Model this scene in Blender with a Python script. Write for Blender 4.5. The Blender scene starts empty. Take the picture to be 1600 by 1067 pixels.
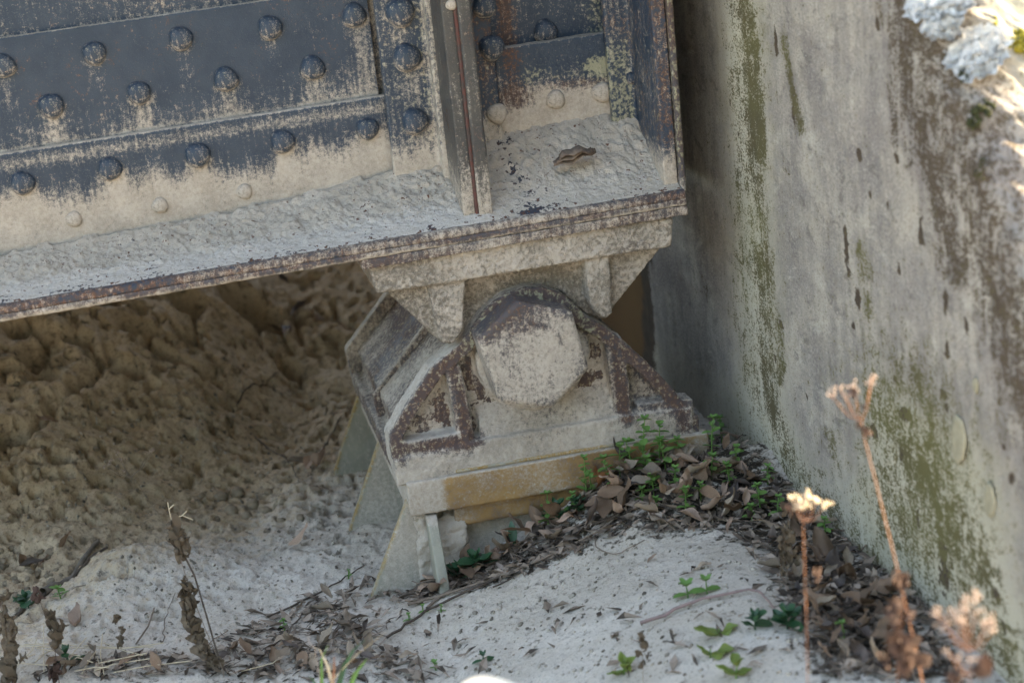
import bpy, bmesh, math, random
import numpy as np
from mathutils import Vector, Matrix, Euler
from math import radians, sin, cos, pi
random.seed(7)
SC = bpy.context.scene
COL = SC.collection

# ---------------------------------------------------------------- camera, world, sun, exposure
FPX, PSI, PIT, RHO, DIST = 2600.0, radians(10.8), radians(15.5), radians(6.0), 2.5
Fw = np.array([sin(PSI)*cos(PIT), cos(PSI)*cos(PIT), -sin(PIT)])
_r0 = np.array([cos(PSI), -sin(PSI), 0.0]); _u0 = np.cross(_r0, Fw)
Rt = _r0*cos(RHO) - _u0*sin(RHO); Up = _u0*cos(RHO) + _r0*sin(RHO)
def ray(x, y): return Fw + Rt*((x-800)/FPX) + Up*((533.5-y)/FPX)
EYE = -DIST*ray(838, 560)
cam = bpy.data.cameras.new('camera'); cam_o = bpy.data.objects.new('camera', cam); COL.objects.link(cam_o)
cam.sensor_width = 36.0; cam.lens = 36.0*FPX/1600.0
cam.clip_start = 0.02; cam.clip_end = 500
M = Matrix(((Rt[0], Up[0], -Fw[0], EYE[0]), (Rt[1], Up[1], -Fw[1], EYE[1]), (Rt[2], Up[2], -Fw[2], EYE[2]), (0, 0, 0, 1)))
cam_o.matrix_world = M
cam.dof.use_dof = True; cam.dof.focus_distance = 2.5; cam.dof.aperture_fstop = 3.8
SC.camera = cam_o

SUN = np.array([0.82, 0.12, 0.52]); SUN = SUN/np.linalg.norm(SUN)
world = bpy.data.worlds.new('World'); SC.world = world; world.use_nodes = True
wn = world.node_tree; wn.nodes.clear()
sky = wn.nodes.new('ShaderNodeTexSky'); sky.sky_type = 'NISHITA'; sky.sun_disc = False
sky.sun_elevation = math.asin(SUN[2]); sky.sun_rotation = math.atan2(SUN[0], SUN[1])
sky.air_density = 1.0; sky.dust_density = 1.5; sky.ozone_density = 1.0
bg = wn.nodes.new('ShaderNodeBackground'); bg.inputs['Strength'].default_value = 0.15
wo = wn.nodes.new('ShaderNodeOutputWorld')
wn.links.new(sky.outputs[0], bg.inputs[0]); wn.links.new(bg.outputs[0], wo.inputs[0])
sun = bpy.data.lights.new('sun', 'SUN'); sun.energy = 4.5; sun.angle = radians(0.53); sun.color = (1.0, 0.93, 0.80)
sun_o = bpy.data.objects.new('sun', sun); COL.objects.link(sun_o)
sun_o.rotation_euler = Vector(-SUN).to_track_quat('-Z', 'Y').to_euler()
SC.view_settings.view_transform = 'Standard'; SC.view_settings.look = 'None'
SC.view_settings.gamma = 1.0; SC.view_settings.use_curve_mapping = False
SC.view_settings.exposure = 3.08
try:
    SC.view_settings.use_white_balance = True
    SC.view_settings.white_balance_temperature = 8600
    SC.view_settings.white_balance_tint = 10
except Exception: pass

# ---------------------------------------------------------------- maths helpers
def onY(x, y, Y):
    d = ray(x, y); return EYE + d*((Y-EYE[1])/d[1])
def onX(x, y, X):
    d = ray(x, y); return EYE + d*((X-EYE[0])/d[0])
def sst(a, b, x):
    t = np.clip((np.asarray(x, float)-a)/(b-a), 0, 1); return t*t*(3-2*t)
def _h(ix, iy, iz, seed):
    h = (ix.astype(np.uint32)*np.uint32(374761393) + iy.astype(np.uint32)*np.uint32(668265263)
         + iz.astype(np.uint32)*np.uint32(2246822519) + np.uint32(seed*3266489917 & 0xffffffff))
    h ^= h >> np.uint32(13); h *= np.uint32(1274126177); h ^= h >> np.uint32(16)
    return h.astype(np.float32)*np.float32(1/4294967295.0)
def noise2(x, y, seed=0):
    x = np.asarray(x, np.float64); y = np.asarray(y, np.float64)
    xf = np.floor(x); yf = np.floor(y); ix = xf.astype(np.int64); iy = yf.astype(np.int64)
    u = x-xf; v = y-yf; u = u*u*u*(u*(u*6-15)+10); v = v*v*v*(v*(v*6-15)+10); z = np.zeros_like(ix)
    a = _h(ix, iy, z, seed); b = _h(ix+1, iy, z, seed); c = _h(ix, iy+1, z, seed); d = _h(ix+1, iy+1, z, seed)
    return (a+(b-a)*u) + ((c+(d-c)*u)-(a+(b-a)*u))*v
def noise3(p, seed=0):
    f = np.floor(p); i = f.astype(np.int64); t = p-f; t = t*t*(3-2*t); r = 0
    for dx in (0, 1):
        wx = t[:, 0] if dx else 1-t[:, 0]
        for dy in (0, 1):
            wy = t[:, 1] if dy else 1-t[:, 1]
            for dz in (0, 1):
                wz = t[:, 2] if dz else 1-t[:, 2]
                r = r + wx*wy*wz*_h(i[:, 0]+dx, i[:, 1]+dy, i[:, 2]+dz, seed)
    return r
def fbm2(x, y, s, oct=4, seed=0, gain=.5):
    r = 0; a = 1; n = 0
    for k in range(oct):
        r = r + a*noise2(x*s+17.3*k, y*s-9.1*k, seed+k); n += a; a *= gain; s *= 2.03
    return r/n
def fbm3(p, s, oct=3, seed=0, gain=.5):
    r = 0; a = 1; n = 0
    for k in range(oct):
        r = r + a*noise3(p*s+13.7*k, seed+k); n += a; a *= gain; s *= 2.03
    return r/n
def seg_dist(x, y, pts):
    d = np.full(np.shape(x), 1e9)
    for (ax, ay), (bx, by) in zip(pts[:-1], pts[1:]):
        vx, vy = bx-ax, by-ay; L = vx*vx+vy*vy+1e-12
        t = np.clip(((x-ax)*vx+(y-ay)*vy)/L, 0, 1)
        d = np.minimum(d, np.hypot(x-ax-t*vx, y-ay-t*vy))
    return d

# ---------------------------------------------------------------- object helpers
def link(name, data, parent=None):
    o = bpy.data.objects.new(name, data); COL.objects.link(o)
    if parent is not None: o.parent = parent
    return o
def tag(o, label=None, cat=None, group=None, kind=None):
    if label: o['label'] = label
    if cat: o['category'] = cat
    if group: o['group'] = group
    if kind: o['kind'] = kind
    return o
def thing(name, loc, label, cat, group=None):
    o = bpy.data.objects.new(name, None); COL.objects.link(o); o.location = loc
    o.empty_display_size = .02
    return tag(o, label, cat, group)
def np_mesh(name, V, Q, mat, mask=None, smooth=True):
    V = np.asarray(V, np.float32); Q = np.asarray(Q, np.int32); k = Q.shape[1]
    me = bpy.data.meshes.new(name)
    me.vertices.add(len(V)); me.vertices.foreach_set('co', V.ravel())
    me.loops.add(Q.size); me.loops.foreach_set('vertex_index', Q.ravel())
    me.polygons.add(len(Q)); me.polygons.foreach_set('loop_start', np.arange(0, Q.size, k, dtype=np.int32))
    me.polygons.foreach_set('use_smooth', np.full(len(Q), smooth))
    me.update(calc_edges=True)
    if mat: me.materials.append(mat)
    if mask is not None: set_mask(me, mask)
    return me
def set_mask(me, mask):
    a = me.attributes.new('mask', 'FLOAT_COLOR', 'POINT')
    m = np.ones((len(me.vertices), 4), np.float32); m[:, :3] = np.clip(np.stack(mask, 1), -1, 3)
    a.data.foreach_set('color', m.ravel())
def grid_quads(nu, nv):
    i = np.arange(nu*nv).reshape(nu, nv)
    return np.stack([i[:-1, :-1].ravel(), i[1:, :-1].ravel(), i[1:, 1:].ravel(), i[:-1, 1:].ravel()], 1)
def coords(me):
    v = np.empty(len(me.vertices)*3, np.float32); me.vertices.foreach_get('co', v)
    n = np.empty(len(me.vertices)*3, np.float32); me.vertex_normals.foreach_get('vector', n)
    return v.reshape(-1, 3).astype(float), n.reshape(-1, 3).astype(float)
class Solid:
    "closed shapes that overlap; remeshed into one skin, so that they join like a casting"
    def __init__(s): s.bm = bmesh.new()
    def prism(s, pts, Y0, Y1):                  # pts: (x, z) outline, extruded along Y
        a = [s.bm.verts.new((p[0], Y0, p[1])) for p in pts]; b = [s.bm.verts.new((p[0], Y1, p[1])) for p in pts]
        n = len(pts); s.bm.faces.new(a); s.bm.faces.new(b[::-1])
        for i in range(n): s.bm.faces.new((a[i], b[i], b[(i+1) % n], a[(i+1) % n]))
        return s
    def prismx(s, pts, X0, X1):                 # pts: (y, z)
        a = [s.bm.verts.new((X0, p[0], p[1])) for p in pts]; b = [s.bm.verts.new((X1, p[0], p[1])) for p in pts]
        n = len(pts); s.bm.faces.new(a); s.bm.faces.new(b[::-1])
        for i in range(n): s.bm.faces.new((a[i], b[i], b[(i+1) % n], a[(i+1) % n]))
        return s
    def box(s, x0, x1, y0, y1, z0, z1): return s.prism([(x0, z0), (x1, z0), (x1, z1), (x0, z1)], y0, y1)
    def bar(s, p, q, w, Y0, Y1):
        p = np.array(p); q = np.array(q); d = q-p; d = d/np.linalg.norm(d); n = np.array([-d[1], d[0]])*w/2
        return s.prism([p-n, q-n, q+n, p+n], Y0, Y1)
    def disc(s, c, r, Y0, Y1, n=24):
        return s.prism([(c[0]+r*cos(2*pi*i/n), c[1]+r*sin(2*pi*i/n)) for i in range(n)], Y0, Y1)
    def path(s, pts, w, Y0, Y1):
        for p, q in zip(pts[:-1], pts[1:]): s.bar(p, q, w, Y0, Y1)
        for p in pts[1:-1]: s.disc(p, w/2, Y0, Y1, 10)
        return s
    def build(s, name, mat, parent, voxel=.0027, amp=.0012, freq=60, mask=None, smooth_it=2, seed=0, slope=0.0):
        bmesh.ops.recalc_face_normals(s.bm, faces=s.bm.faces)
        me = bpy.data.meshes.new('tmp'); s.bm.to_mesh(me); s.bm.free()
        o = bpy.data.objects.new('tmp', me); COL.objects.link(o)
        m = o.modifiers.new('r', 'REMESH'); m.mode = 'VOXEL'; m.voxel_size = voxel
        if smooth_it:
            m2 = o.modifiers.new('s', 'SMOOTH'); m2.iterations = smooth_it; m2.factor = .5
        dg = bpy.context.evaluated_depsgraph_get(); out = bpy.data.meshes.new_from_object(o.evaluated_get(dg))
        bpy.data.objects.remove(o); bpy.data.meshes.remove(me)
        out.name = name; out.materials.clear(); out.materials.append(mat)
        v, n = coords(out)
        d = (fbm3(v, freq, 3, seed+3)-.5)*2*amp + (noise3(v*freq*4.7, seed+9)-.5)*amp*.8
        w = v + n*d[:, None]
        if slope: w[:, 2] += slope*w[:, 0]
        out.vertices.foreach_set('co', w.astype(np.float32).ravel())
        out.polygons.foreach_set('use_smooth', np.ones(len(out.polygons), bool))
        if mask is not None: set_mask(out, mask(v, n))
        loc = np.array(parent.location) if parent is not None else np.zeros(3)
        if parent is not None: out.transform(Matrix.Translation(-Vector(loc)))
        out.update()
        return link(name, out, parent)
def resample(poly, step):
    P = [np.array(poly[0], float)]
    for a, b in zip(poly[:-1], poly[1:]):
        a = np.array(a, float); b = np.array(b, float); n = max(1, int(round(np.linalg.norm(b-a)/step)))
        for k in range(1, n+1): P.append(a+(b-a)*k/n)
    return np.array(P)
def extrude_profile(name, poly, xs, mat, parent, step=.0027, amp=.0006, freq=50, slope=.025, mask=None, disp=None, seed=0):
    "an open (y, z) profile swept along X as a dense sheet"
    P = resample(poly, step) if step else np.array(poly, float)
    T = np.gradient(P, axis=0); T /= np.linalg.norm(T, axis=1)[:, None]+1e-9
    N = np.stack([T[:, 1], -T[:, 0]], 1)
    nx, npnt = len(xs), len(P)
    X = np.repeat(xs, npnt); Y = np.tile(P[:, 0], nx); Z = np.tile(P[:, 1], nx)
    ny = np.tile(N[:, 0], nx); nz = np.tile(N[:, 1], nx)
    V = np.stack([X, Y, Z], 1)
    d = (fbm3(V, freq, 3, seed)-.5)*2*amp
    if disp is not None: d = d + disp(V)
    W = V.copy(); W[:, 1] += ny*d; W[:, 2] += nz*d
    mk = mask(V, np.stack([0*ny, ny, nz], 1)) if mask else None
    W[:, 2] += slope*X
    W -= np.array(parent.location)
    me = np_mesh(name, W, grid_quads(nx, npnt), mat, mk)
    return link(name, me, parent)
def tube_np(pts, rad, n=6, cap=True):
    pts = np.asarray(pts, float); rad = np.broadcast_to(rad, len(pts)); V = []; 
    t = np.gradient(pts, axis=0); t /= np.linalg.norm(t, axis=1)[:, None]+1e-9
    ref = np.array([.3, .2, .93])
    for i in range(len(pts)):
        a = np.cross(t[i], ref); a /= np.linalg.norm(a)+1e-9; b = np.cross(t[i], a)
        for k in range(n):
            V.append(pts[i]+rad[i]*(cos(2*pi*k/n)*a+sin(2*pi*k/n)*b))
    Q = []
    for i in range(len(pts)-1):
        for k in range(n): Q.append((i*n+k, i*n+(k+1) % n, (i+1)*n+(k+1) % n, (i+1)*n+k))
    return V, Q
class MB:
    def __init__(s): s.V = []; s.F = []
    def add(s, V, Q):
        b = len(s.V); s.V += [tuple(v) for v in V]; s.F += [tuple(i+b for i in q) for q in Q]; return s
    def tube(s, pts, r, n=6): return s.add(*tube_np(pts, r, n))
    def blob(s, c, r, seed=0, n=6, sq=(1, 1, 1)):
        rnd = random.Random(seed); V = []; Q = []
        for i in range(1, 5):
            th = pi*i/5
            for k in range(n):
                f = r*(1+rnd.uniform(-.18, .18)); V.append((c[0]+f*sq[0]*sin(th)*cos(2*pi*k/n), c[1]+f*sq[1]*sin(th)*sin(2*pi*k/n), c[2]+f*sq[2]*cos(th)))
        for i in range(3):
            for k in range(n): Q.append((i*n+k, (i+1)*n+k, (i+1)*n+(k+1) % n, i*n+(k+1) % n))
        V.append((c[0], c[1], c[2]+r*sq[2])); V.append((c[0], c[1], c[2]-r*sq[2]))
        for k in range(n): Q.append((4*n, k, (k+1) % n)); Q.append((4*n+1, 3*n+(k+1) % n, 3*n+k))
        return s.add(V, Q)
    def mesh(s, name, mat, smooth=True):
        me = bpy.data.meshes.new(name); me.from_pydata([tuple(map(float, v)) for v in s.V], [], s.F)
        me.materials.append(mat); me.polygons.foreach_set('use_smooth', np.full(len(me.polygons), smooth)); me.update(); return me
    def build(s, name, mat, parent=None, smooth=True): return link(name, s.mesh(name, mat, smooth), parent)

# ---------------------------------------------------------------- materials
class NT:
    def __init__(s, name):
        s.m = bpy.data.materials.new(name); s.m.use_nodes = True; s.t = s.m.node_tree; s.t.nodes.clear()
        s.out = s.n('ShaderNodeOutputMaterial'); s.b = s.n('ShaderNodeBsdfPrincipled')
        s.t.links.new(s.b.outputs[0], s.out.inputs[0]); s._c = None
    def n(s, k): return s.t.nodes.new(k)
    def L(s, a, b): s.t.links.new(a, b)
    def setin(s, sock, v):
        if isinstance(v, bpy.types.NodeSocket): s.L(v, sock)
        elif isinstance(v, tuple) and sock.type == 'RGBA': sock.default_value = (*v[:3], 1)
        else: sock.default_value = v
    def co(s, sc=(1, 1, 1)):
        if s._c is None: s._c = s.n('ShaderNodeTexCoord').outputs['Object']
        if sc == (1, 1, 1): return s._c
        m = s.n('ShaderNodeMapping'); m.inputs['Scale'].default_value = sc; s.L(s._c, m.inputs[0]); return m.outputs[0]
    def noise(s, scale, detail=3, rough=.55, sc=(1, 1, 1), dist=0):
        n = s.n('ShaderNodeTexNoise'); n.inputs['Scale'].default_value = scale; n.inputs['Detail'].default_value = detail
        n.inputs['Roughness'].default_value = rough; n.inputs['Distortion'].default_value = dist
        s.L(s.co(sc), n.inputs['Vector']); return n.outputs['Fac']
    def voro(s, scale, feature='F1'):
        n = s.n('ShaderNodeTexVoronoi'); n.inputs['Scale'].default_value = scale; s.L(s.co(), n.inputs['Vector']); return n.outputs['Distance']
    def math(s, op, a, b=0.0, c=None):
        n = s.n('ShaderNodeMath'); n.operation = op; s.setin(n.inputs[0], a); s.setin(n.inputs[1], b)
        if c is not None: s.setin(n.inputs[2], c)
        return n.outputs[0]
    def step(s, x, a, b):
        n = s.n('ShaderNodeMapRange'); n.interpolation_type = 'SMOOTHSTEP'; s.setin(n.inputs[0], x)
        n.inputs[1].default_value = a; n.inputs[2].default_value = b; return n.outputs[0]
    def mix(s, f, a, b, mode='MIX'):
        n = s.n('ShaderNodeMix'); n.data_type = 'RGBA'; n.blend_type = mode
        s.setin(n.inputs[0], f); s.setin(n.inputs[6], a); s.setin(n.inputs[7], b); return n.outputs[2]
    def mask(s):
        a = s.n('ShaderNodeAttribute'); a.attribute_name = 'mask'; sp = s.n('ShaderNodeSeparateColor'); s.L(a.outputs['Color'], sp.inputs[0])
        return sp.outputs[0], sp.outputs[1], sp.outputs[2]
    def cover(s, m, n, amp=1.2, w=.08):      # ragged coverage: mask value against noise
        return s.step(s.math('ADD', m, s.math('MULTIPLY', s.math('SUBTRACT', n, .5), amp)), .5-w, .5+w)
    def bump(s, h, strength=.4, dist=.002):
        n = s.n('ShaderNodeBump'); n.inputs['Strength'].default_value = strength; n.inputs['Distance'].default_value = dist
        s.L(h, n.inputs['Height']); s.L(n.outputs[0], s.b.inputs['Normal'])
    def done(s, color, rough=.85, spec=.3):
        s.setin(s.b.inputs['Base Color'], color); s.setin(s.b.inputs['Roughness'], rough); s.b.inputs['Specular IOR Level'].default_value = spec
        return s.m

DUST_A, DUST_B = (.45, .405, .352), (.29, .256, .215)
RUST_A, RUST_B = (.078, .056, .053), (.145, .070, .042)
def weathered(name, base, base2, dust=(DUST_A, DUST_B), rust=(RUST_A, RUST_B), third=((.30, .30, .215), (.20, .205, .14)),
              gloss=.45, streak=True, grain=.5, damp=1.3):
    t = NT(name); r, g, b = t.mask()
    n1 = t.noise(22, 5, .6); n2 = t.noise(160, 4, .65); n3 = t.noise(620, 2, .6)
    st = t.noise(1, 4, .6, (190, 190, 17)) if streak else n2
    nn = t.math('ADD', t.math('MULTIPLY', n2, .40), t.math('ADD', t.math('MULTIPLY', st, .30), t.math('MULTIPLY', n3, .30)))
    c = t.mix(t.step(n1, .3, .7), base, base2)
    c = t.mix(t.math('MULTIPLY', t.step(n3, .60, .75), .25), c, (.20, .20, .20))          # fine dust specks
    rm = t.cover(g, t.math('ADD', t.math('MULTIPLY', n2, .5), t.math('ADD', t.math('MULTIPLY', n1, .3), t.math('MULTIPLY', n3, .2))), 3.2, .26)
    c = t.mix(rm, c, t.mix(t.step(n2, .46, .66), rust[0], rust[1]))
    bm_ = t.cover(b, n2, 2.6, .26)
    c = t.mix(bm_, c, t.mix(n1, third[0], third[1]))
    dm = t.math('MAXIMUM', t.math('MULTIPLY', t.cover(r, nn, damp*2.6, .34), .93), t.math('MULTIPLY', t.step(r, .25, .95), .30))
    dc = t.mix(t.step(t.math('ADD', t.math('MULTIPLY', n2, .5), t.math('MULTIPLY', n1, .5)), .35, .65), dust[1], dust[0])
    dc = t.mix(t.math('MULTIPLY', t.step(n3, .35, .7), .25), dc, (.58, .52, .45))
    c = t.mix(dm, c, dc)
    h = t.math('ADD', t.math('MULTIPLY', n2, .6), t.math('ADD', t.math('MULTIPLY', n3, .35), t.math('MULTIPLY', dm, .35)))
    t.bump(h, grain, .003)
    rg = t.math('ADD', gloss, t.math('MULTIPLY', t.math('MAXIMUM', dm, rm), .95-gloss))
    return t.done(c, rg, .36)
PAINT = weathered('blue_black_paint', (.016, .033, .058), (.028, .047, .073), gloss=.46)
RUSTY = weathered('rusted_paint', (.050, .050, .060), (.070, .062, .066), gloss=.55)
CAST = weathered('rough_cast_steel', (.20, .175, .14), (.115, .10, .084), gloss=.8, streak=False, grain=1.0, damp=1.0)
LEGM = weathered('grey_weathered_paint', (.062, .060, .056), (.040, .041, .043), gloss=.5)
OCHRE = weathered('ochre_primer', (.31, .19, .075), (.22, .135, .06), gloss=.6, streak=False, grain=.3, damp=.45)
GUSS = weathered('grey_steel', (.30, .295, .24), (.235, .23, .19), rust=((.30, .19, .06), (.24, .15, .05)), gloss=.55, grain=.25)
def dust_mat():
    t = NT('drifted_dust'); r, g, b = t.mask()
    n1 = t.noise(18, 5, .6); n2 = t.noise(120, 4, .65); n3 = t.noise(700, 2, .6)
    c = t.mix(t.step(n1, .3, .7), (.41, .36, .30), (.54, .48, .41))
    c = t.mix(t.cover(b, n2, 2.2, .4), c, (.585, .55, .51))
    c = t.mix(t.math('MULTIPLY', t.step(n3, .3, .7), .3), c, (.30, .27, .24))
    c = t.mix(t.cover(r, t.math('ADD', t.math('MULTIPLY', n2, .7), t.math('MULTIPLY', n1, .3)), 3.6, .06), c, (.05, .055, .072))
    c = t.mix(t.cover(g, n2, 3.4, .10), c, t.mix(n2, (.07, .042, .04), (.17, .08, .05)))
    t.bump(t.math('ADD', t.math('MULTIPLY', n2, .7), t.math('MULTIPLY', n3, .4)), 1.0, .005)
    return t.done(c, .95, .2)
DRIFT = dust_mat()
def ground_mat():
    t = NT('sandy_soil'); r, g, b = t.mask()
    n1 = t.noise(9, 6, .6); n2 = t.noise(70, 5, .65); n3 = t.noise(260, 4, .75); n4 = t.noise(600, 2, .6)
    dirt = t.mix(t.step(n1, .3, .7), (.46, .355, .24), (.57, .46, .335))
    n5 = t.noise(15, 9, .72, (1, 1, 1), .6); dirt = t.mix(t.math('MULTIPLY', t.step(n2, .52, .66), .6), dirt, (.16, .12, .08)); dirt = t.mix(t.math('MULTIPLY', t.step(n5, .56, .62), .5), dirt, (.085, .064, .044))  # dark blotches: humus, and crevice shade put into the dirt colour
    dirt = t.mix(t.math('MULTIPLY', t.step(n3, .53, .62), .55), dirt, (.13, .095, .065)); dirt = t.mix(t.math('MULTIPLY', t.step(n3, .47, .40), .4), dirt, (.46, .37, .27))
    sand = t.mix(t.step(n1, .3, .7), (.47, .42, .36), (.57, .52, .465))
    sand = t.mix(t.math('MULTIPLY', t.step(n3, .54, .61), .5), sand, (.16, .145, .12)); sand = t.mix(t.math('MULTIPLY', t.step(n2, .54, .66), .35), sand, (.28, .24, .20))
    sand = t.mix(t.math('MULTIPLY', t.step(n4, .55, .7), .3), sand, (.62, .58, .53))
    c = t.mix(t.cover(r, n2, 1.6, .38), dirt, sand)
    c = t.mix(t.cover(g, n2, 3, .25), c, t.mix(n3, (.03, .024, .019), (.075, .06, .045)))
    c = t.mix(t.math('MULTIPLY', b, .8), c, (.07, .055, .04))
    t.bump(t.math('ADD', t.math('MULTIPLY', n2, .5), t.math('ADD', t.math('MULTIPLY', n3, .4), t.math('MULTIPLY', n4, .1))), .9, .005)
    return t.done(c, .97, .15)
SOIL = ground_mat()
def wall_mat():
    t = NT('weathered_concrete'); r, g, b = t.mask()
    n1 = t.noise(7, 6, .6, (1, .5, .8)); n2 = t.noise(60, 6, .7, (1, .55, .8)); n3 = t.noise(300, 4, .75, (1, .6, 1))
    st = t.noise(1, 5, .6, (30, 30, 3)); st2 = t.noise(1, 5, .65, (80, 80, 14))
    n6 = t.noise(13, 9, .68, (1, .55, .7), .4)
    c = t.mix(t.step(t.math('ADD', t.math('MULTIPLY', st, .35), t.math('MULTIPLY', n6, .65)), .40, .60), (.235, .215, .20), (.40, .365, .315))
    c = t.mix(t.math('MULTIPLY', t.step(t.noise(38, 7, .7, (1, .55, .8), .3), .57, .63), .55), c, (.12, .108, .10)); c = t.mix(t.math('MULTIPLY', t.step(t.noise(31, 7, .7, (1, .5, .6), .5), .57, .64), .5), c, (.50, .465, .40))
    c = t.mix(t.math('MULTIPLY', t.step(n1, .47, .65), .6), c, (.20, .178, .175))
    c = t.mix(t.math('MULTIPLY', t.step(n3, .53, .62), .5), c, (.50, .475, .43))
    c = t.mix(t.math('MULTIPLY', t.step(n3, .47, .39), .5), c, (.13, .125, .12))
    nn = t.math('ADD', t.math('MULTIPLY', n2, .3), t.math('ADD', t.math('MULTIPLY', st2, .2), t.math('MULTIPLY', n3, .5)))
    gr = t.mix(t.step(n1, .35, .65), (.40, .375, .285), (.49, .46, .37))
    c = t.mix(t.math('MULTIPLY', t.step(t.math('ADD', b, t.math('MULTIPLY', t.math('SUBTRACT', n2, .5), .6)), .1, .9), .9), c, gr)   # pale greenish bloom
    c = t.mix(t.cover(g, nn, 5.0, .16), c, t.mix(n2, (.028, .024, .021), (.12, .088, .062)))          # brown-black stain
    c = t.mix(t.cover(r, nn, 5.5, .25), c, t.mix(t.step(n1, .35, .65), (.125, .115, .052), (.095, .082, .048)))   # moss
    c = t.mix(t.step(t.math('ADD', g, t.math('MULTIPLY', n2, .3)), 1.9, 2.4), c, t.mix(n1, (.20, .115, .045), (.10, .06, .03)))
    t.bump(t.math('ADD', t.math('MULTIPLY', n2, .5), t.math('MULTIPLY', n3, .5)), .5, .003)
    return t.done(c, .95, .2)
CONC = wall_mat()
def plain(name, a, b=None, scale=40, rough=.8, spec=.3, bump=.3, trans=0.0, rnd=0.0):
    t = NT(name); b = b or tuple(x*.7 for x in a)
    c = t.mix(t.step(t.noise(scale, 4, .6), .3, .7), a, b)
    if rnd:
        oi = t.n('ShaderNodeObjectInfo'); hs = t.n('ShaderNodeHueSaturation')
        t.L(t.math('ADD', 1-rnd, t.math('MULTIPLY', oi.outputs['Random'], 2*rnd)), hs.inputs['Value'])
        t.L(c, hs.inputs['Color']); c = hs.outputs[0]
    if bump: t.bump(t.noise(scale*4, 3), bump, .001)
    m = t.done(c, rough, spec)
    if trans:
        tr = t.n('ShaderNodeBsdfTranslucent'); t.L(c, tr.inputs[0]); mx = t.n('ShaderNodeMixShader'); mx.inputs[0].default_value = trans
        t.L(t.b.outputs[0], mx.inputs[1]); t.L(tr.outputs[0], mx.inputs[2]); t.L(mx.outputs[0], t.out.inputs[0])
    return m
LEAVES = [plain('dead_leaf_brown', (.25, .16, .105), (.145, .095, .065), 60, .7, .35, .3, .12, .35),
          plain('dead_leaf_grey', (.34, .27, .205), (.21, .16, .12), 60, .75, .35, .3, .12, .35),
          plain('dead_leaf_pink', (.44, .31, .235), (.29, .20, .15), 60, .7, .35, .3, .15, .25),
          plain('dead_leaf_dark', (.105, .08, .068), (.062, .048, .042), 60, .6, .4, .3, .1, .4)]
LEAF_ORANGE = plain('dead_leaf_orange', (.30, .13, .05), (.19, .08, .035), 60, .65, .35, .3, .15)
LEAF_PALE = plain('dead_leaf_pale', (.52, .44, .38), (.42, .33, .28), 60, .7, .3, .3, .15)
GREEN = plain('seedling_green', (.17, .32, .085), (.11, .23, .065), 80, .5, .4, .2, .3, .15)
GREEN_D = plain('dark_green_leaf', (.030, .105, .045), (.022, .075, .035), 80, .38, .5, .2, .2, .1)
GREEN_Y = plain('yellow_green_leaf', (.22, .27, .06), (.12, .19, .045), 60, .55, .4, .2, .3, .15)
TWIG = plain('dry_twig', (.10, .075, .058), (.055, .042, .034), 120, .8)
TWIG_L = plain('grey_twig', (.23, .18, .14), (.15, .115, .09), 120, .8)
MAUVE = plain('mauve_stem', (.27, .19, .18), (.20, .14, .13), 120, .6)
STRAW = plain('pale_straw', (.60, .51, .37), (.44, .35, .24), 90, .6)
STEM_O = plain('orange_dry_stem', (.33, .155, .085), (.23, .10, .055), 120, .55, .4)
FLUFF = plain('shaded_dry_flower_head', (.46, .37, .32), (.30, .22, .19), 300, .9)  # darker than the sunlit heads: shade is painted into this colour
FLUFF_S = plain('cream_flower_head', (.72, .62, .48), (.60, .45, .30), 300, .9)
WITHER = plain('withered_leaf', (.19, .145, .10), (.085, .064, .047), 150, .85, .25, .6, .08)
WITHER_R = plain('withered_red_leaf', (.11, .062, .048), (.055, .036, .030), 120, .75, .3, .6, .1)
STUB = plain('weathered_wood', (.20, .17, .14), (.10, .085, .07), 60, .9)
LICHEN = plain('white_lichen', (.68, .67, .64), (.47, .465, .45), 130, .9, .2, .8)
LICH_Y = plain('grey_yellow_lichen', (.36, .33, .24), (.29, .265, .19), 110, .95, .2, .5)
MOSS_D = plain('dark_moss', (.05, .055, .025), (.03, .032, .018), 200, .95, .1, .6)
MOSS_Y = plain('golden_moss', (.26, .23, .035), (.14, .13, .03), 150, .95, .1, .6)
FLAKE = plain('rust_flake', (.20, .155, .12), (.09, .065, .055), 90, .85)
RED = plain('red_lead_paint', (.11, .040, .034), (.055, .045, .042), 90, .8)
TREE_G = plain('tree_leaf', (.06, .10, .03), (.045, .08, .025), 5, .6, .3, 0, .25)
BARK = plain('tree_bark', (.12, .09, .07), (.07, .055, .045), 30, .9)

# ---------------------------------------------------------------- ground
XW = 0.344
def ztop(y): return 0.521 + (y+0.622)*1.18
def smax(a, k=.05): return k*np.logaddexp(0, a/k)
PITS, CRACKS = [], []
def crumbs(x, y, cell, prob, seed):
    "rounded crumbs of soil, one per cell at most, as a height in units of the cell"
    u = x/cell; v = y/cell; iu = np.floor(u).astype(np.int64); iv = np.floor(v).astype(np.int64); z = np.zeros_like(iu); best = np.zeros_like(u)
    for a in (-1, 0, 1):
        for b in (-1, 0, 1):
            ci, cj = iu+a, iv+b
            px = ci+.15+.7*_h(ci, cj, z, seed); py = cj+.15+.7*_h(ci, cj, z, seed+1); rr = .22+.42*_h(ci, cj, z, seed+2)
            on = _h(ci, cj, z, seed+3) < prob; d2 = ((u-px)**2+(v-py)**2)/rr**2
            best = np.maximum(best, np.where(on & (d2 < 1), rr*np.sqrt(np.clip(1-d2, 0, 1)), 0))
    return best
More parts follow.
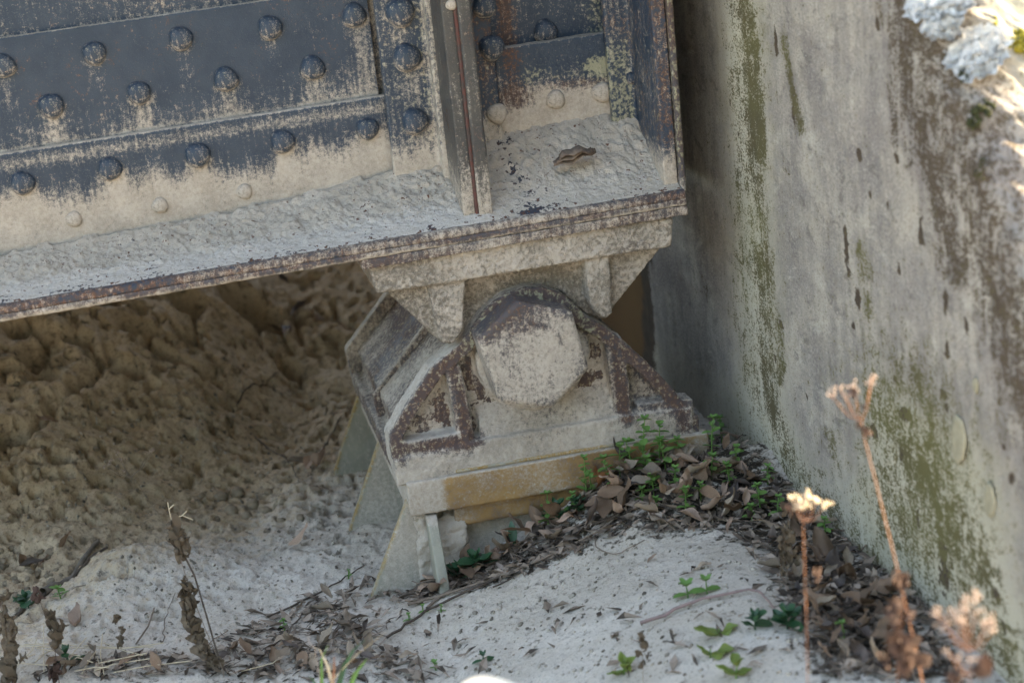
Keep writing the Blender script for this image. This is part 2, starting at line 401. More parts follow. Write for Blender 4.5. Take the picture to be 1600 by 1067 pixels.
def base_h(x, y):
    x = np.asarray(x, float); y = np.asarray(y, float)
    z = -.338 + .098*sst(-.30, .20, x)
    z = z + .028*np.exp(-((x-.10)/.26)**2-((y+.52)/.24)**2)
    z = z - .03*sst(-.75, -1.2, y)
    y0 = np.interp(x, [-3, -1.1, -.75, -.5, -.3, -.1, .3], [-.05, .06, .26, .58, 1.0, 1.1, 1.2])
    bank = .38*smax(y-y0, .06)
    z = z + np.minimum(bank, np.where(x > -.15, 1.5, .72) + .02*bank)
    z = z + .055*np.exp(-((x+.62)/.13)**2-((y-.22)/.10)**2)           # low spoil heap under the girder
    z = z + .020*sst(-.52, -.72, x)*sst(-.30, -.12, y)*(1-sst(.1, .3, y))
    z = z + .050*np.exp(-((y+.03)/.10)**2)*sst(-.10, .12, x)*(x < .6)
    # fill behind the wing wall
    zw = np.clip(ztop(y)-.12, -.4, 1.45)
    z = np.where(x > .62, zw+.0*x, z)
    return z
def detail_h(x, y):
    z = base_h(x, y)
    far = np.clip((np.hypot(x, y)-4)/8, 0, 1)
    bankish = sst(-.1, .45, y - np.interp(x, [-1, -.5, -.2, .2], [-.2, .0, .15, .3]))
    sandy = np.clip(1.25*np.exp(-((x-.10)/.32)**2-((y+.55)/.30)**2), 0, 1)
    a = (1-.75*sandy)*(1-far)
    l1 = fbm2(x, y, 9, 4, 5)-.5; l2 = fbm2(x, y, 38, 3, 15)-.5; l3 = fbm2(x, y, 120, 2, 25)-.5
    rid = 1-np.abs(2*fbm2(x, y, 16, 3, 35)-1)
    l4 = fbm2(x, y, 230, 2, 45)-.5; l5 = np.abs(2*fbm2(x, y, 55, 2, 55)-1)
    nr = (np.abs(x) < 1.1) & (y > -.9) & (y < 1.9); c1 = np.zeros_like(z); xx, yy = x[nr], y[nr]
    dens = .25+.75*bankish[nr]*sst(.35, .6, fbm2(xx, yy, 7, 2, 75))
    wx_, wy_ = xx+.004*noise2(xx*90, yy*90, 77), yy+.004*noise2(xx*90, yy*90, 78)
    c1[nr] = crumbs(wx_, wy_, .034, .12, 300)*.011*dens + crumbs(wx_, wy_, .015, .22, 310)*.0060*dens + crumbs(wx_, wy_, .0085, .5, 320)*.0042
    z = z + a*((.020+.012*bankish)*l1 + (.004+.006*bankish)*l2 + (.003+.002*bankish)*l3 + .002*l4 + c1)
    hol = fbm2(x, y, 55, 4, 65); z = z - a*bankish*.016*sst(.62, .66, hol)
    for (px, py, r, dep) in PITS:
        d = np.hypot(x-px, y-py); m_ = d < 4*r; z[m_] = z[m_] - 2.4*dep*np.exp(-(d[m_]/r)**2) + .18*dep*np.exp(-((d[m_]-1.7*r)/(.6*r))**2)
    for pts, w, dep in CRACKS:
        d = seg_dist(x + .010*(noise2(x*60, y*60, 3)-.5), y + .014*(noise2(x*60, y*60, 4)-.5), pts)
        z = z - 1.1*dep*np.exp(-(d/(.7*w))**2)*(.45+.9*noise2(x*35, y*35, 8))
    return z
def on_ground(px, py, fn=base_h):
    d = ray(px, py); ts = np.arange(1.2, 6.0, .004); P = EYE[None]+d[None]*ts[:, None]
    g = fn(P[:, 0], P[:, 1]); k = np.argmax(P[:, 2] < g); q = P[k]
    if -.22 < q[0] < .27 and -.025 < q[1] < .58: q = onY(px, py, -.035)
    return q
for (x, y, r, dp) in [(168, 902, .011, .018), (196, 900, .011, .018), (230, 954, .008, .014), (250, 966, .010, .018), (276, 967, .008, .015), (334, 936, .008, .013),
                      (130, 1000, .010, .010), (155, 995, .009, .009), (545, 852, .012, .018), (525, 868, .010, .013), (375, 920, .010, .008), (310, 960, .007, .010),
                      (392, 484, .045, .085), (405, 500, .03, .05), (463, 505, .018, .035), (297, 530, .018, .035), (300, 488, .016, .03), (235, 520, .014, .03), (200, 515, .012, .025),
                      (358, 632, .012, .025), (95, 720, .016, .026), (82, 750, .011, .02), (105, 742, .010, .018), (20, 750, .012, .02), (15, 680, .025, .04), (175, 570, .02, .03), (60, 545, .02, .03),
                      (285, 568, .011, .022), (305, 575, .010, .02), (330, 592, .013, .026), (120, 530, .02, .034), (420, 600, .012, .018), (445, 565, .010, .02), (520, 530, .014, .025), (15, 875, .022, .02), (60, 868, .02, .02)]:
    p = on_ground(x, y); PITS.append((p[0], p[1], r, dp))
_r = random.Random(77)
for _ in range(26):
    p = on_ground(_r.uniform(0, 540), _r.uniform(455, 585)); PITS.append((p[0], p[1], _r.uniform(.011, .026), _r.uniform(.024, .045)))
for _ in range(120):
    p = on_ground(_r.uniform(0, 560), _r.choice([_r.uniform(470, 640), _r.uniform(600, 800)])); PITS.append((p[0], p[1], _r.uniform(.004, .011), _r.uniform(.008, .018)))
for pl, w, dep in [([(0, 512), (60, 512), (100, 520), (140, 540), (150, 555)], .010, .035), ([(270, 565), (310, 580), (345, 602)], .008, .02),
                   ([(455, 470), (468, 520), (475, 545)], .009, .03), ([(520, 470), (545, 520)], .009, .025), ([(0, 700), (60, 660), (140, 590), (170, 550)], .016, .03),
                   ([(390, 470), (405, 530)], .012, .03), ([(300, 470), (302, 530), (312, 545)], .008, .03), ([(220, 460), (260, 470)], .01, .02), ([(0, 930), (60, 925), (150, 868), (180, 850)], .012, .02)]:
    CRACKS.append(([tuple(on_ground(*q)[:2]) for q in pl], w, dep))
def axis(lo, a, b, hi, st, gr=1.25):
    mid = list(np.arange(a, b, st)); L = []; v = a; s = st
    while v > lo: s *= gr; v -= s; L.append(v)
    Rr = []; v = mid[-1]; s = st
    while v < hi: s *= gr; v += s; Rr.append(v)
    return np.array(L[::-1]+mid+Rr)
gx = axis(-120, -.95, .40, 120, .0034); gy = axis(-120, -1.05, 1.75, 120, .0042)
GX, GY = np.meshgrid(gx, gy, indexing='ij'); fx, fy = GX.ravel(), GY.ravel()
fz = detail_h(fx, fy)
sand = 1 - sst(-.14, .60, fy - np.interp(fx, [-1.2, -.8, -.5, -.25, .2], [-.34, -.16, .12, .40, .65])) 
sand = sand*.95 + .25*(fbm2(fx, fy, 6, 3, 71)-.5)
LIT_POLY = [(625, 912), (672, 815), (760, 783), (850, 772), (960, 705), (1095, 685), (1150, 690), (1262, 790), (1370, 885), (1460, 965), (1500, 1067), (1290, 1062), (1235, 965), (1195, 862), (1110, 832), (960, 842), (850, 885), (740, 925), (660, 930)]
lp = [tuple(on_ground(*q)[:2]) for q in LIT_POLY]
def in_poly(x, y, poly):
    r = np.zeros(np.shape(x), bool); n = len(poly)
    for i in range(n):
        x1, y1 = poly[i]; x2, y2 = poly[(i+1) % n]
        c = ((y1 > y) != (y2 > y)) & (x < (x2-x1)*(y-y1)/(y2-y1+1e-12)+x1); r ^= c
    return r
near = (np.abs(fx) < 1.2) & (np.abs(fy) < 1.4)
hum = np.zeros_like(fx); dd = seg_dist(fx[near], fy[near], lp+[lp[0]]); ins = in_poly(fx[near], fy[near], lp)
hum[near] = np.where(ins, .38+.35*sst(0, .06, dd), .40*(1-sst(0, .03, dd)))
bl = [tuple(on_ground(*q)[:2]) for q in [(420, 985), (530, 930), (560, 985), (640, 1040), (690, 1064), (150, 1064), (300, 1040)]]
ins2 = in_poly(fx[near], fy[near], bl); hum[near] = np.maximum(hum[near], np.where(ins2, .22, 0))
crev = np.clip((base_h(fx, fy)-fz-.012)/.03, 0, 1)*sst(.0, .35, fy+.3)
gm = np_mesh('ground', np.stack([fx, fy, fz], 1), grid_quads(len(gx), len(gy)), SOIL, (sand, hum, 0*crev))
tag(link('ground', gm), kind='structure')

# ---------------------------------------------------------------- wing wall at the right
ys = axis(-2.2, -.90, .42, 4.5, .0030); vs = axis(-1.0, -.29, .66, 3.2, .0030, 1.3)
WY, WV = np.meshgrid(ys, vs, indexing='ij'); wy, wv = WY.ravel(), WV.ravel()
zt = np.clip(ztop(wy), -1.5, 1.52); k = .022
sp = smax(wv-zt, k)
rough = (fbm2(wy, wv, 8, 4, 50)-.5)*.007 + (fbm2(wy, wv, 70, 3, 60)-.5)*.0016
edge = sst(.10, -.02, zt-wv)
rough = rough*(1+1.2*edge) + edge*(fbm2(wy, wv, 45, 4, 66)-.5)*.016
wx = XW + sp*1.0 - rough*(1-sst(.0, .1, wv-zt)); wz = wv - sp + rough*sst(-.02, .08, wv-zt)*1.5
def wpx(pts): return [tuple(onX(x, y, XW)[1:]) for x, y in pts]
moss = np.zeros_like(wy); stain = np.zeros_like(wy); bloom = np.zeros_like(wy)
dense = (wy > -.95) & (wy < .45) & (wv > -.32) & (wv < .7)
dy, dz = wy[dense], wv[dense]; wob = .05*(fbm2(dy, dz*.5, 22, 3, 2)-.5)
NJ1 = 2*fbm2(dy*.6, dz, 110, 2, 41)-.5; NJ2 = 2*fbm2(dy*.6, dz, 110, 2, 42)-.5
def streak(arr, pts, w, amt):
    w = w*1.0; amt = amt*1.05; SY = .5
    d = seg_dist((dy+wob)*SY, dz, [(q[0]*SY, q[1]) for q in wpx(pts)]); a = arr[dense]; arr[dense] = np.maximum(a, amt*np.exp(-(d/w)**2))
def blot(arr, c, ry, rz, amt):
    ry = ry*1.05; rz = rz*.78; amt = amt*1.6
    p = onX(*c, XW); a = arr[dense]; jy = .9*ry*(NJ1-.5); jz = .9*rz*(NJ2-.5); arr[dense] = np.maximum(a, amt*np.exp(-((dy+.3*wob+jy-p[1])/ry)**2-((dz+jz-p[2])/rz)**2))
streak(moss, [(1158, -20), (1172, 60), (1180, 150), (1183, 240)], .024, .74); streak(moss, [(1178, 240), (1186, 330), (1192, 400)], .018, .54); streak(moss, [(1150, 0), (1162, 200), (1168, 500), (1180, 640)], .035, .40)
streak(moss, [(1190, 400), (1192, 470), (1195, 560), (1210, 640)], .026, .68); streak(moss, [(1215, 470), (1222, 600)], .008, .6)
streak(moss, [(1226, 60), (1238, 130), (1255, 205)], .008, .68); streak(moss, [(1345, 385), (1352, 440), (1356, 490)], .010, .66)
streak(moss, [(1205, 640), (1235, 720), (1330, 830)], .030, .44); streak(moss, [(1160, 700), (1220, 770), (1400, 915)], .026, .40)
blot(moss, (1450, 740), .062, .055, .62); blot(moss, (1490, 830), .060, .08, .64); blot(moss, (1395, 780), .06, .09, .50); blot(moss, (1540, 900), .03, .07, .5); blot(moss, (1560, 1000), .07, .05, .50)
blot(moss, (1420, 660), .014, .03, .55); blot(moss, (1300, 690), .03, .05, .38)
streak(stain, [(1405, -10), (1430, 130), (1470, 300), (1490, 420)], .036, .60); streak(stain, [(1455, 60), (1490, 180), (1530, 330), (1560, 450), (1600, 620)], .042, .60)
streak(stain, [(1440, 0), (1500, 130), (1560, 260), (1610, 400)], .034, .46); streak(stain, [(1560, 400), (1590, 560), (1610, 700)], .03, .55); streak(stain, [(1395, 120), (1402, 220)], .012, .5)
for (x, y, ry, rz, a) in [(1211, 70, .006, .022, 1.2), (1240, 165, .005, .03, .8), (1325, 390, .006, .03, 1.15), (1340, 470, .007, .02, 1.1), (1343, 243, .005, .008, 1.3), (1403, 245, .005, .007, 1.3), (1360, 304, .004, .006, 1.2),
                          (1384, 319, .004, .005, 1.2), (1479, 545, .006, .010, 1.2), (1402, 419, .004, .008, 1.2), (1221, 506, .005, .010, 1.2), (1140, 160, .003, .005, 1.1), (1154, 208, .003, .004, 1.1), (1370, 35, .005, .012, 1.1),
                          (1333, 508, .004, .007, 1.1), (1512, 508, .004, .009, 1.1), (1560, 480, .007, .012, 1.1), (1366, 672, .007, .010, 1.3), (1412, 648, .010, .014, .95), (1399, 592, .004, .007, 1.3), (1405, 710, .006, .013, 1.2),
                          (1474, 615, .006, .006, 1.2), (1480, 638, .004, .007, 1.2), (1475, 880, .014, .045, 1.0), (1434, 805, .005, .016, 1.0), (1557, 928, .006, .010, 1.3), (1565, 975, .005, .009, 1.2), (1583, 750, .006, .007, 1.2), (1570, 700, .004, .006, 1.1),
                          (1345, 895, .02, .012, .8), (1428, 1030, .012, .03, .8), (1213, 560, .003, .006, 1.1), (1437, 360, .006, .02, .9), (1478, 470, .006, .025, 1.0), (1260, 620, .003, .004, 1.1), (1330, 615, .003, .005, 1.1)]:
    blot(stain, (x, y), ry, rz, a)
bloom = sst(.16, -.02, wy)*0 + np.exp(-((wy+.02)/.13)**2)*.8*sst(-.45, -.25, wy) + .9*np.exp(-((wy+.60)/.22)**4-((wv+.10)/.16)**4) + .5*sst(-.06, -.2, wv)
rst = np.exp(-((wy-.95)/.35)**2)*sst(.45, .6, wy)*sst(.16, .08, wv)*1.1        # rust run-off by the far side of the bearing
stain = np.minimum(stain, 1.15); stain = np.maximum(stain, 3*sst(.05, .75, rst+.5*(fbm2(wy, wv, 12, 3, 94)-.5)))
topm = sst(.02, .12, wv-zt)
big = np.exp(-((wy+.56)/.20)**2-((wv+.06)/.17)**2)
moss = np.maximum(moss, .70*big*(.6+.8*fbm2(wy*.5, wv, 14, 3, 88))); lowm = sst(-.10, -.24, wv+.05*(fbm2(wy, wv, 10, 2, 89)-.5)); moss = np.maximum(moss, .43*lowm*sst(.2, .0, wy))
ledge = sst(.14, .0, zt-wv)*sst(.3, .5, fbm2(wy, wv*.6, 16, 4, 90)); stain = np.maximum(stain, .44*ledge)
moss = moss*(.62+.8*fbm2(wy*.6, wv, 18, 4, 93)); moss *= (1-topm); stain = stain*(1-topm); bloom = np.maximum(bloom*(1-topm), topm*.85)
wal = thing('wing_wall', (XW, -.5, -.25), 'weathered grey concrete wing wall with moss streaks and a sloping top', 'wall')
Wv = np.stack([wx, wy, wz], 1)-np.array(wal.location)
link('wall_face', np_mesh('wall_face', Wv, grid_quads(len(ys), len(vs)), CONC, (moss, stain, bloom)), wal)
wb = Solid(); wb.prismx([(-2.1, -1.0), (4.4, -1.0), (4.4, 1.45), (.22, 1.45), (-2.1, -1.28)], XW+.05, XW+.5)
bmx = bpy.data.meshes.new('wall_core'); wb.bm.to_mesh(bmx); bmx.transform(Matrix.Translation(-Vector(wal.location))); bmx.materials.append(CONC); link('wall_core', bmx, wal)

# ---------------------------------------------------------------- bridge girder
G = thing('bridge_girder', (0.0, .15, .20), 'riveted blue-black plate girder resting on the bearing, dust heaped on its flange', 'girder')
SL = .025
xg = np.arange(-.86, .2475, .0027)
xl = np.concatenate([np.arange(-6, -.9, .25), xg])
R1 = [(-.702+.1285*k, .528) for k in range(-1, 5)]; R2 = [(-.6445+.1275*k, .461) for k in range(-1, 4)]
R3 = [(-.703+.1275*k, .360) for k in range(-1, 5)]; R4 = [(-.640+.126*k, .2985) for k in range(-1, 3)]
def skirt(V, rows, a=.34, w=.014, ln=.06):
    r = np.zeros(len(V))
    for x, z in rows:
        d = z-.012-V[:, 2]; r = np.maximum(r, a*np.exp(-((V[:, 0]-x)/w)**2)*sst(-.008, .006, d)*(1-sst(ln*.4, ln*1.3, d)))
        r = np.maximum(r, .40*np.exp(-((np.hypot(V[:, 0]-x, V[:, 2]-z)-.0205)/.003)**2)*sst(.002, -.012, V[:, 2]-z))
    return r
def web_mask(V, n):
    lf = fbm3(V, 11, 3, 90)
    right = sst(-.05, .0, V[:, 0])
    d = .14+.35*(lf-.5) + .45*sst(.575, .56, V[:, 2])*(1-right) + right*(.05+.95*sst(.385, .335, V[:, 2]+.02*(lf-.5)))
    ru = .2*lf + right*(.62*np.exp(-((V[:, 0]-.042)/.016)**2)*sst(.36, .42, V[:, 2])*1.25 + .55*np.exp(-((V[:, 2]-.388)/.03)**2))
    li = right*(.6*np.exp(-((V[:, 2]-.405)/.022)**2)*sst(.03, .09, V[:, 0]) + .35*sst(.155, .185, V[:, 0]))
    return d, ru, li-.2*(1-right)
extrude_profile('web_plate', [(.18, 1.55), (.18, .21)], xl, PAINT, G, .004, .0006, 30, SL, web_mask)
def side_mask(V, n):
    lf = fbm3(V, 9, 3, 91); t = (.567-V[:, 2])/(.567-.405)
    d = -.06 + .36*sst(.45, 1.0, t) + .7*(lf-.5) + skirt(V, R1+R2)
    d = d + .9*sst(.3, .8, n[:, 2]) + .35*np.exp(-((V[:, 2]-.407)/.004)**2) + .25*np.exp(-((V[:, 0]+.178)/.02)**2)
    return d, .10+.3*(lf-.5)+.45*np.exp(-((V[:, 2]-.408)/.003)**2), -.3+0*d
xs1 = np.concatenate([np.arange(-6, -.9, .25), np.arange(-.86, -.165, .0025)])
extrude_profile('side_plate', [(.181, .567), (.1665, .5665), (.166, .565), (.166, .40)], xs1, PAINT, G, .0025, .0006, 30, SL, side_mask)
def angle_mask(V, n):
    x, z = V[:, 0], V[:, 2]; lf = fbm3(V, 9, 3, 92)
    zb = .320 + .022*(noise2(x*55, z*0, 5)-.5) + .014*(noise2(x*170, z*0, 6)-.5) + .034*(noise2(x*11, z*0, 7)-.5)
    d = .08 + .95*sst(zb+.052, zb-.022, z) + .38*np.exp(-((z-.388)/.010)**2) + skirt(V, R3, .5, .016, .05) + .9*sst(.4, .8, n[:, 2])*(z > .39) + .3*(lf-.5)
    fe = sst(.0, -.016, V[:, 1])
    d = d*(1-fe) + fe*(.34+.8*(lf-.5))
    return d, .08+.35*(lf-.5) + .66*fe, -.2+.3*np.exp(-((z-.385)/.01)**2)
PR = [(.168, .405), (.152, .405), (.150, .402), (.150, .245), (.146, .234), (.138, .224), (-.014, .221), (-.019, .219), (-.021, .216), (-.021, .2085), (.1, .2085)]
extrude_profile('flange_angle', PR, np.concatenate([np.arange(-6, -.9, .25), np.arange(-.86, .2475, .0025)]), PAINT, G, .0025, .0008, 60, SL, angle_mask)
def cover_mask(V, n):
    lf = fbm3(V, 14, 3, 93); lo = sst(.204, .199, V[:, 2])
    return .30+.9*(lf-.5)+.4*lo, .62+.6*(lf-.5), .05+0*lf
extrude_profile('cover_plate', [(.05, .2083), (-.020, .2083), (-.0225, .206), (-.0225, .200), (-.020, .198), (.20, .198)], np.concatenate([np.arange(-6, -.9, .25), np.arange(-.86, .2475, .0025)]), RUSTY, G, .0025, .0012, 70, SL, cover_mask)
def rusty_mask(lo, hi, ru=.55, li=0.0, d0=.30):
    def f(v, n):
        lf = fbm3(v, 13, 3, 95)
        d = d0+.6*(lf-.5)+.75*sst(hi, lo, v[:, 2])+.5*sst(.5, .9, n[:, 2])
        return d, ru+.5*(fbm3(v, 30, 2, 96)-.5), li+.4*(lf-.5)*(li > 0)
    return f
b = Solid(); b.box(-.163, -.078, .124, .1385, .226, .80); b.prism([(-.092, .226), (-.078, .226), (-.078, .8), (-.092, .8)], .10, .1385)
b.build('stiffener_leg', PAINT, G, .0027, .0007, 40, lambda v, n: (.17+.5*(fbm3(v, 10, 3, 97)-.5)+.9*sst(.345, .27, v[:, 2]+.03*(noise2(v[:, 0]*90, 0*v[:, 0], 4)-.5))+.42*sst(-.105, -.09, v[:, 0])+skirt(v, [(-.128, .531), (-.118, .458), (-.118, .36)], .3), .22+0*v[:, 0]+.3*sst(-.105, -.09, v[:, 0]), .15+.25*sst(-.11, -.095, v[:, 0])), slope=SL)
b = Solid(); b.box(-.084, -.0655, .012, .1385, .226, .80)
b.build('outstanding_leg', LEGM, G, .0025, .0007, 50, rusty_mask(.24, .36, .22, .0, .06), slope=SL)
b = Solid(); b.box(-.061, -.0405, .006, .1385, .222, .80)
b.build('outstanding_leg', LEGM, G, .0025, .0007, 50, rusty_mask(.24, .34, .22, .0, .06), slope=SL)
b = Solid(); b.box(-.0665, -.060, .011, .13, .226, .80)
b.build('filler_plate', RED, G, .0025, .0007, 50, rusty_mask(.2, .22, .95, 0, .1), slope=SL)
b = Solid(); b.box(-.041, .010, .127, .1395, .226, .80)
b.build('stiffener_leg', PAINT, G, .0027, .0007, 40, rusty_mask(.33, .37, .40, .1, .12), slope=SL)
b = Solid(); b.box(.012, .20, .144, .182, .226, .448)
b.build('filler_plate', PAINT, G, .0025, .0009, 50, lambda v, n: (.05+.9*sst(.39, .335, v[:, 2]+.05*(fbm3(v, 25, 2, 8)-.5))+.7*sst(.6, .9, n[:, 2])+.2*sst(.42, .39, v[:, 2]), .08+.62*np.exp(-((v[:, 2]-.372)/.018)**2)+.55*np.exp(-((v[:, 0]-.035)/.016)**2), -.1+.55*np.exp(-((v[:, 2]-.398)/.018)**2)*(.2+1.6*fbm3(v, 22, 2, 61))*sst(.03, .07, v[:, 0])+.5*sst(.13, .18, v[:, 0])*sst(.43, .40, v[:, 2])*(.2+1.3*fbm3(v, 26, 2, 62))), slope=SL)
b = Solid(); b.box(.183, .240, .126, .140, .226, .80); b.box(.222, .243, .004, .14, .226, .80)
b.build('end_angle', PAINT, G, .0025, .0008, 45, lambda v, n: (.16+.6*(fbm3(v, 14, 3, 77)-.5)+.8*sst(.31, .24, v[:, 2]), .32+.2*sst(.03, .0, v[:, 1]), .50*sst(.226, .215, v[:, 0])*sst(.48, .42, v[:, 2])-.05+.3*(fbm3(v, 20, 2, 79)-.5)), slope=SL)
b = Solid(); b.box(.2445, .2535, -.004, .32, .214, .80); b.box(.2445, .2535, .30, 1.3, .214, .80)
b.build('end_plate', RUSTY, G, .0025, .0009, 50, rusty_mask(.22, .25, .60, .3, .02), slope=SL)
b = Solid(); b.box(-.245, .248, -.022, .40, .1835, .1978)
b.build('sole_plate', RUSTY, G, .0027, .0013, 60, lambda v, n: (.45+.9*(fbm3(v, 18, 3, 78)-.5), .62+0*v[:, 0], .1+0*v[:, 0]), slope=SL)

# drifted dust on the flange
def heap(x):
    return np.interp(x, [-3, -.8, -.45, -.25, -.16, -.07, -.03, .02, .10, .19, .225, .24], [.042, .042, .048, .060, .078, .080, .112, .112, .114, .116, .116, .114])
xd = np.concatenate([np.arange(-6, -.9, .25), np.arange(-.86, .2425, .0022)]); td = np.linspace(0, 1, 84)
XD, TD = np.meshgrid(xd, td, indexing='ij'); x_, t_ = XD.ravel(), TD.ravel()
H_ = heap(x_)
n_a = fbm2(x_, t_*.17, 26, 4, 101)-.5; n_b = fbm2(x_, t_*.17, 80, 4, 111, .6)-.5; rg_ = 1-np.abs(2*fbm2(x_, t_*.17, 30, 2, 121)-1)
right_ = sst(-.06, -.02, x_)
ypos = .1495 - t_*(.1495+.0175) + right_*(.012*sst(.2, .0, t_))
zprof = H_*((1-t_)**1.35)*(1-right_) + right_*H_*(1-t_)**1.45
n_c = fbm2(x_, t_*.17, 260, 2, 131)-.5
zd = .2205 + zprof + (.014*n_a+.014*n_b+.006*n_c)*np.clip(np.sin(np.pi*np.clip(t_*.9+.1, 0, 1)), 0, 1)*(.4+.9*(1-t_)) + .0022*(1-t_)**.3
crk = np.exp(-(t_/.03)**2); zd = zd - crk*.013*sst(.42, .6, noise2(x_*45, 0*x_, 130))
zd = np.where(t_ > .93, zd-.004*sst(.93, 1, t_), zd) + SL*x_
flk = .05*sst(.35, .9, t_)+.30*sst(.80, .98, t_)+.34*right_*np.exp(-((x_-.012)/.022)**2)+.35*(fbm2(x_, t_*.16, 18, 3, 140)-.5)
rse = .25*sst(.85, .97, t_)+.18*(fbm2(x_, t_*.16, 26, 3, 150)-.3)*right_
wht = .08+.62*sst(.40, .75, t_)*(1-.6*right_)
Vd = np.stack([x_, ypos + .006*n_a, zd], 1)-np.array(G.location)
tag(link('dust_drift', np_mesh('dust_drift', Vd, grid_quads(len(xd), len(td)), DRIFT, (flk, rse, wht)), G), kind='stuff')

# rivets
def rivet_mesh(seed, rust=.15, hgt=.0145, rad=.0195, dst=.10):
    V = []; Mk = [[], [], []]; nr, na = 9, 22; r_ = random.Random(seed)
    for i in range(nr):
        a = (pi/2)*i/(nr-1)
        for k in range(na):
            th = 2*pi*k/na; rr = rad*cos(a)**.8 if i < nr-1 else 0
            w = 1+.05*sin(3*th+seed)+r_.uniform(-.02, .02)
            x, z = rr*cos(th)*w, rr*sin(th)*w; y = -hgt*sin(a)
            V.append((x, y, z)); low = 1-i/(nr-1)
            Mk[0].append(min(.95, dst+.75*max(0, -sin(th))*low**1.6+.12*r_.random())); Mk[1].append(rust+.45*max(0, -sin(th)+.2)*low**2); Mk[2].append(-.2+.4*max(0, sin(th))*(seed % 3 == 0)*(i > 3))
    Q = []
    for i in range(nr-1):
        for k in range(na): Q.append((i*na+k, i*na+(k+1) % na, (i+1)*na+(k+1) % na, (i+1)*na+k))
    return np_mesh('rivet', V, Q, PAINT, tuple(np.array(m) for m in Mk))
RV = [rivet_mesh(i, .12) for i in range(4)]; RVR = [rivet_mesh(10+i, .45, .010, .016, .90) for i in range(2)]; RVB = rivet_mesh(20, .4, .020, .022)
def rivet(x, Y, z, me=None, sc=1.0, rot=None, sl=SL):
    o = link('rivet', me or random.choice(RV), G); o.location = Vector((x, Y, z+sl*x))-G.location
    o.scale = (sc, sc, sc); o.rotation_euler = rot or (random.uniform(-.06, .06), random.uniform(-.25, .25), random.uniform(-.06, .06))
for rows, Y in ((R1, .1662), (R2, .1662), (R3, .1502)):
    for x, z in rows: rivet(x+random.uniform(-.002, .002), Y, z+random.uniform(-.002, .002), sc=random.uniform(.88, 1.0))
for x, z in R4: rivet(x, .1502, z-.004, random.choice(RVR), .75)
for (px, py, Y, me, sc) in [(625, 20, .124, RV[0], 1.12), (635, 90, .124, RV[1], 1.1), (648, 190, .124, RV[2], 1.05), (684, 270, .124, RVR[0], .7),
                           (757, 10, .127, RV[3], .95), (768, 75, .127, RV[0], 1.0), (776, 178, .127, RVR[1], 1.0), (852, 50, .18, RV[2], .98), (940, 145, .1442, RVR[1], 1.0), (868, 156, .1442, RVR[0], .95),
                           (1000, 46, .126, RVB, .8), (987, 122, .126, RV[1], .5), (705, 8, .012, RVR[0], .5)]:
    p = onY(px, py, Y); rivet(p[0], Y, p[2], me, sc, sl=0)
for (px, py, Y, sc) in [(610, 356, .06, .85), (978, 301, .07, .72), (972, 270, .09, .5)]:
    p = onY(px, py, Y-.02); o_rot = (-1.0, 0, 0); rivet(p[0], p[1], p[2], RVR[0], sc, o_rot, 0)
# lifted scale on the heap
p = onY(898, 246, .055)
for k in range(3):
    mb = MB(); V = []; Q = []
    for i in range(9):
        for j in range(3):
            u = i/8-.5; V.append((.066*u*(1-.12*k), -.004*k+.010*(j-1)*(1-3*u*u)-.006*math.cos(3*u), .0045*k+.0035*sin(5*u+k)+.0025*sin(13*u)+.003*(j-1)+.02*u*.3))
    for i in range(8):
        for j in range(2): Q.append((i*3+j, i*3+j+1, (i+1)*3+j+1, (i+1)*3+j))
    mb.add(V, Q); o = mb.build('rust_flake', FLAKE, G); o.location = Vector(p)-G.location
    so = o.modifiers.new('thick', 'SOLIDIFY'); so.thickness = .0016

# ---------------------------------------------------------------- bridge bearing
B = thing('bridge_bearing', (0, .25, -.21), 'cast steel pin bearing with a big hexagonal nut, coated in dust and rust', 'bearing')
def px2(pts, Y): return [tuple(onY(x, y, Y)[[0, 2]]) for x, y in pts]
OUT = [(612, 722), (607, 686), (632, 640), (672, 578), (716, 539), (740, 508), (760, 482), (788, 460), (820, 449), (848, 448), (876, 457), (900, 475), (918, 494), (944, 508), (972, 530), (1020, 574), (1058, 616), (1077, 648), (1079, 668)]
out = px2(OUT, 0.0)
pin = onY(836, 555, 0)
outf = out + [(out[-1][0], -.165), (-.228, -.165)]
# upper casting: slab, ribs, recessed body and the saddle round the head of the rocker
s = Solid()
s.prism(px2([(572, 404), (1052, 341), (1049, 386), (950, 401), (722, 439), (590, 459)], -.014), -.014, .42)
body = [(597, 448), (690, 536), (712, 537), (760, 482), (820, 447), (876, 455), (918, 492), (944, 498), (1034, 384), (1034, 360), (600, 420)]
s.prism(px2(body, .030), .030, .38)
s.prism(px2([(597, 448), (692, 536), (704, 500), (704, 425)], .007), .007, .05)
s.prism(px2([(930, 400), (930, 486), (944, 498), (1034, 384)], .009), .009, .05)
s.prism(px2([(664, 436), (726, 428), (723, 468), (722, 512), (708, 534), (690, 534), (680, 500)], 0), -.008, .06)
s.prism(px2([(912, 402), (950, 396), (952, 440), (954, 486), (944, 497), (930, 488), (920, 470)], 0), -.008, .06)
s.disc(px2([(722, 441)], 0)[0], .004, .0, .05, 8)
def saddle_mask(v, n):
    lf = fbm3(v, 12, 3, 201); hf = fbm3(v, 60, 2, 202)
    low = sst(.16, .07, v[:, 2]); rec = sst(.01, .03, v[:, 1])
    d = .66+.9*(lf-.5)+.12*n[:, 2]-.14*low-.16*rec+.40*(hf-.5)
    li = .10*sst(.155, .178, v[:, 2])+.3*(lf-.5)-.1
    return d, .26+.6*(hf-.5)+.30*np.exp(-((v[:, 2]-.152)/.010)**2)*sst(-.1, .0, v[:, 0])+.2*sst(-.22, -.232, v[:, 0]), li
s.build('upper_casting', CAST, B, .0024, .0017, 210, saddle_mask, 1)
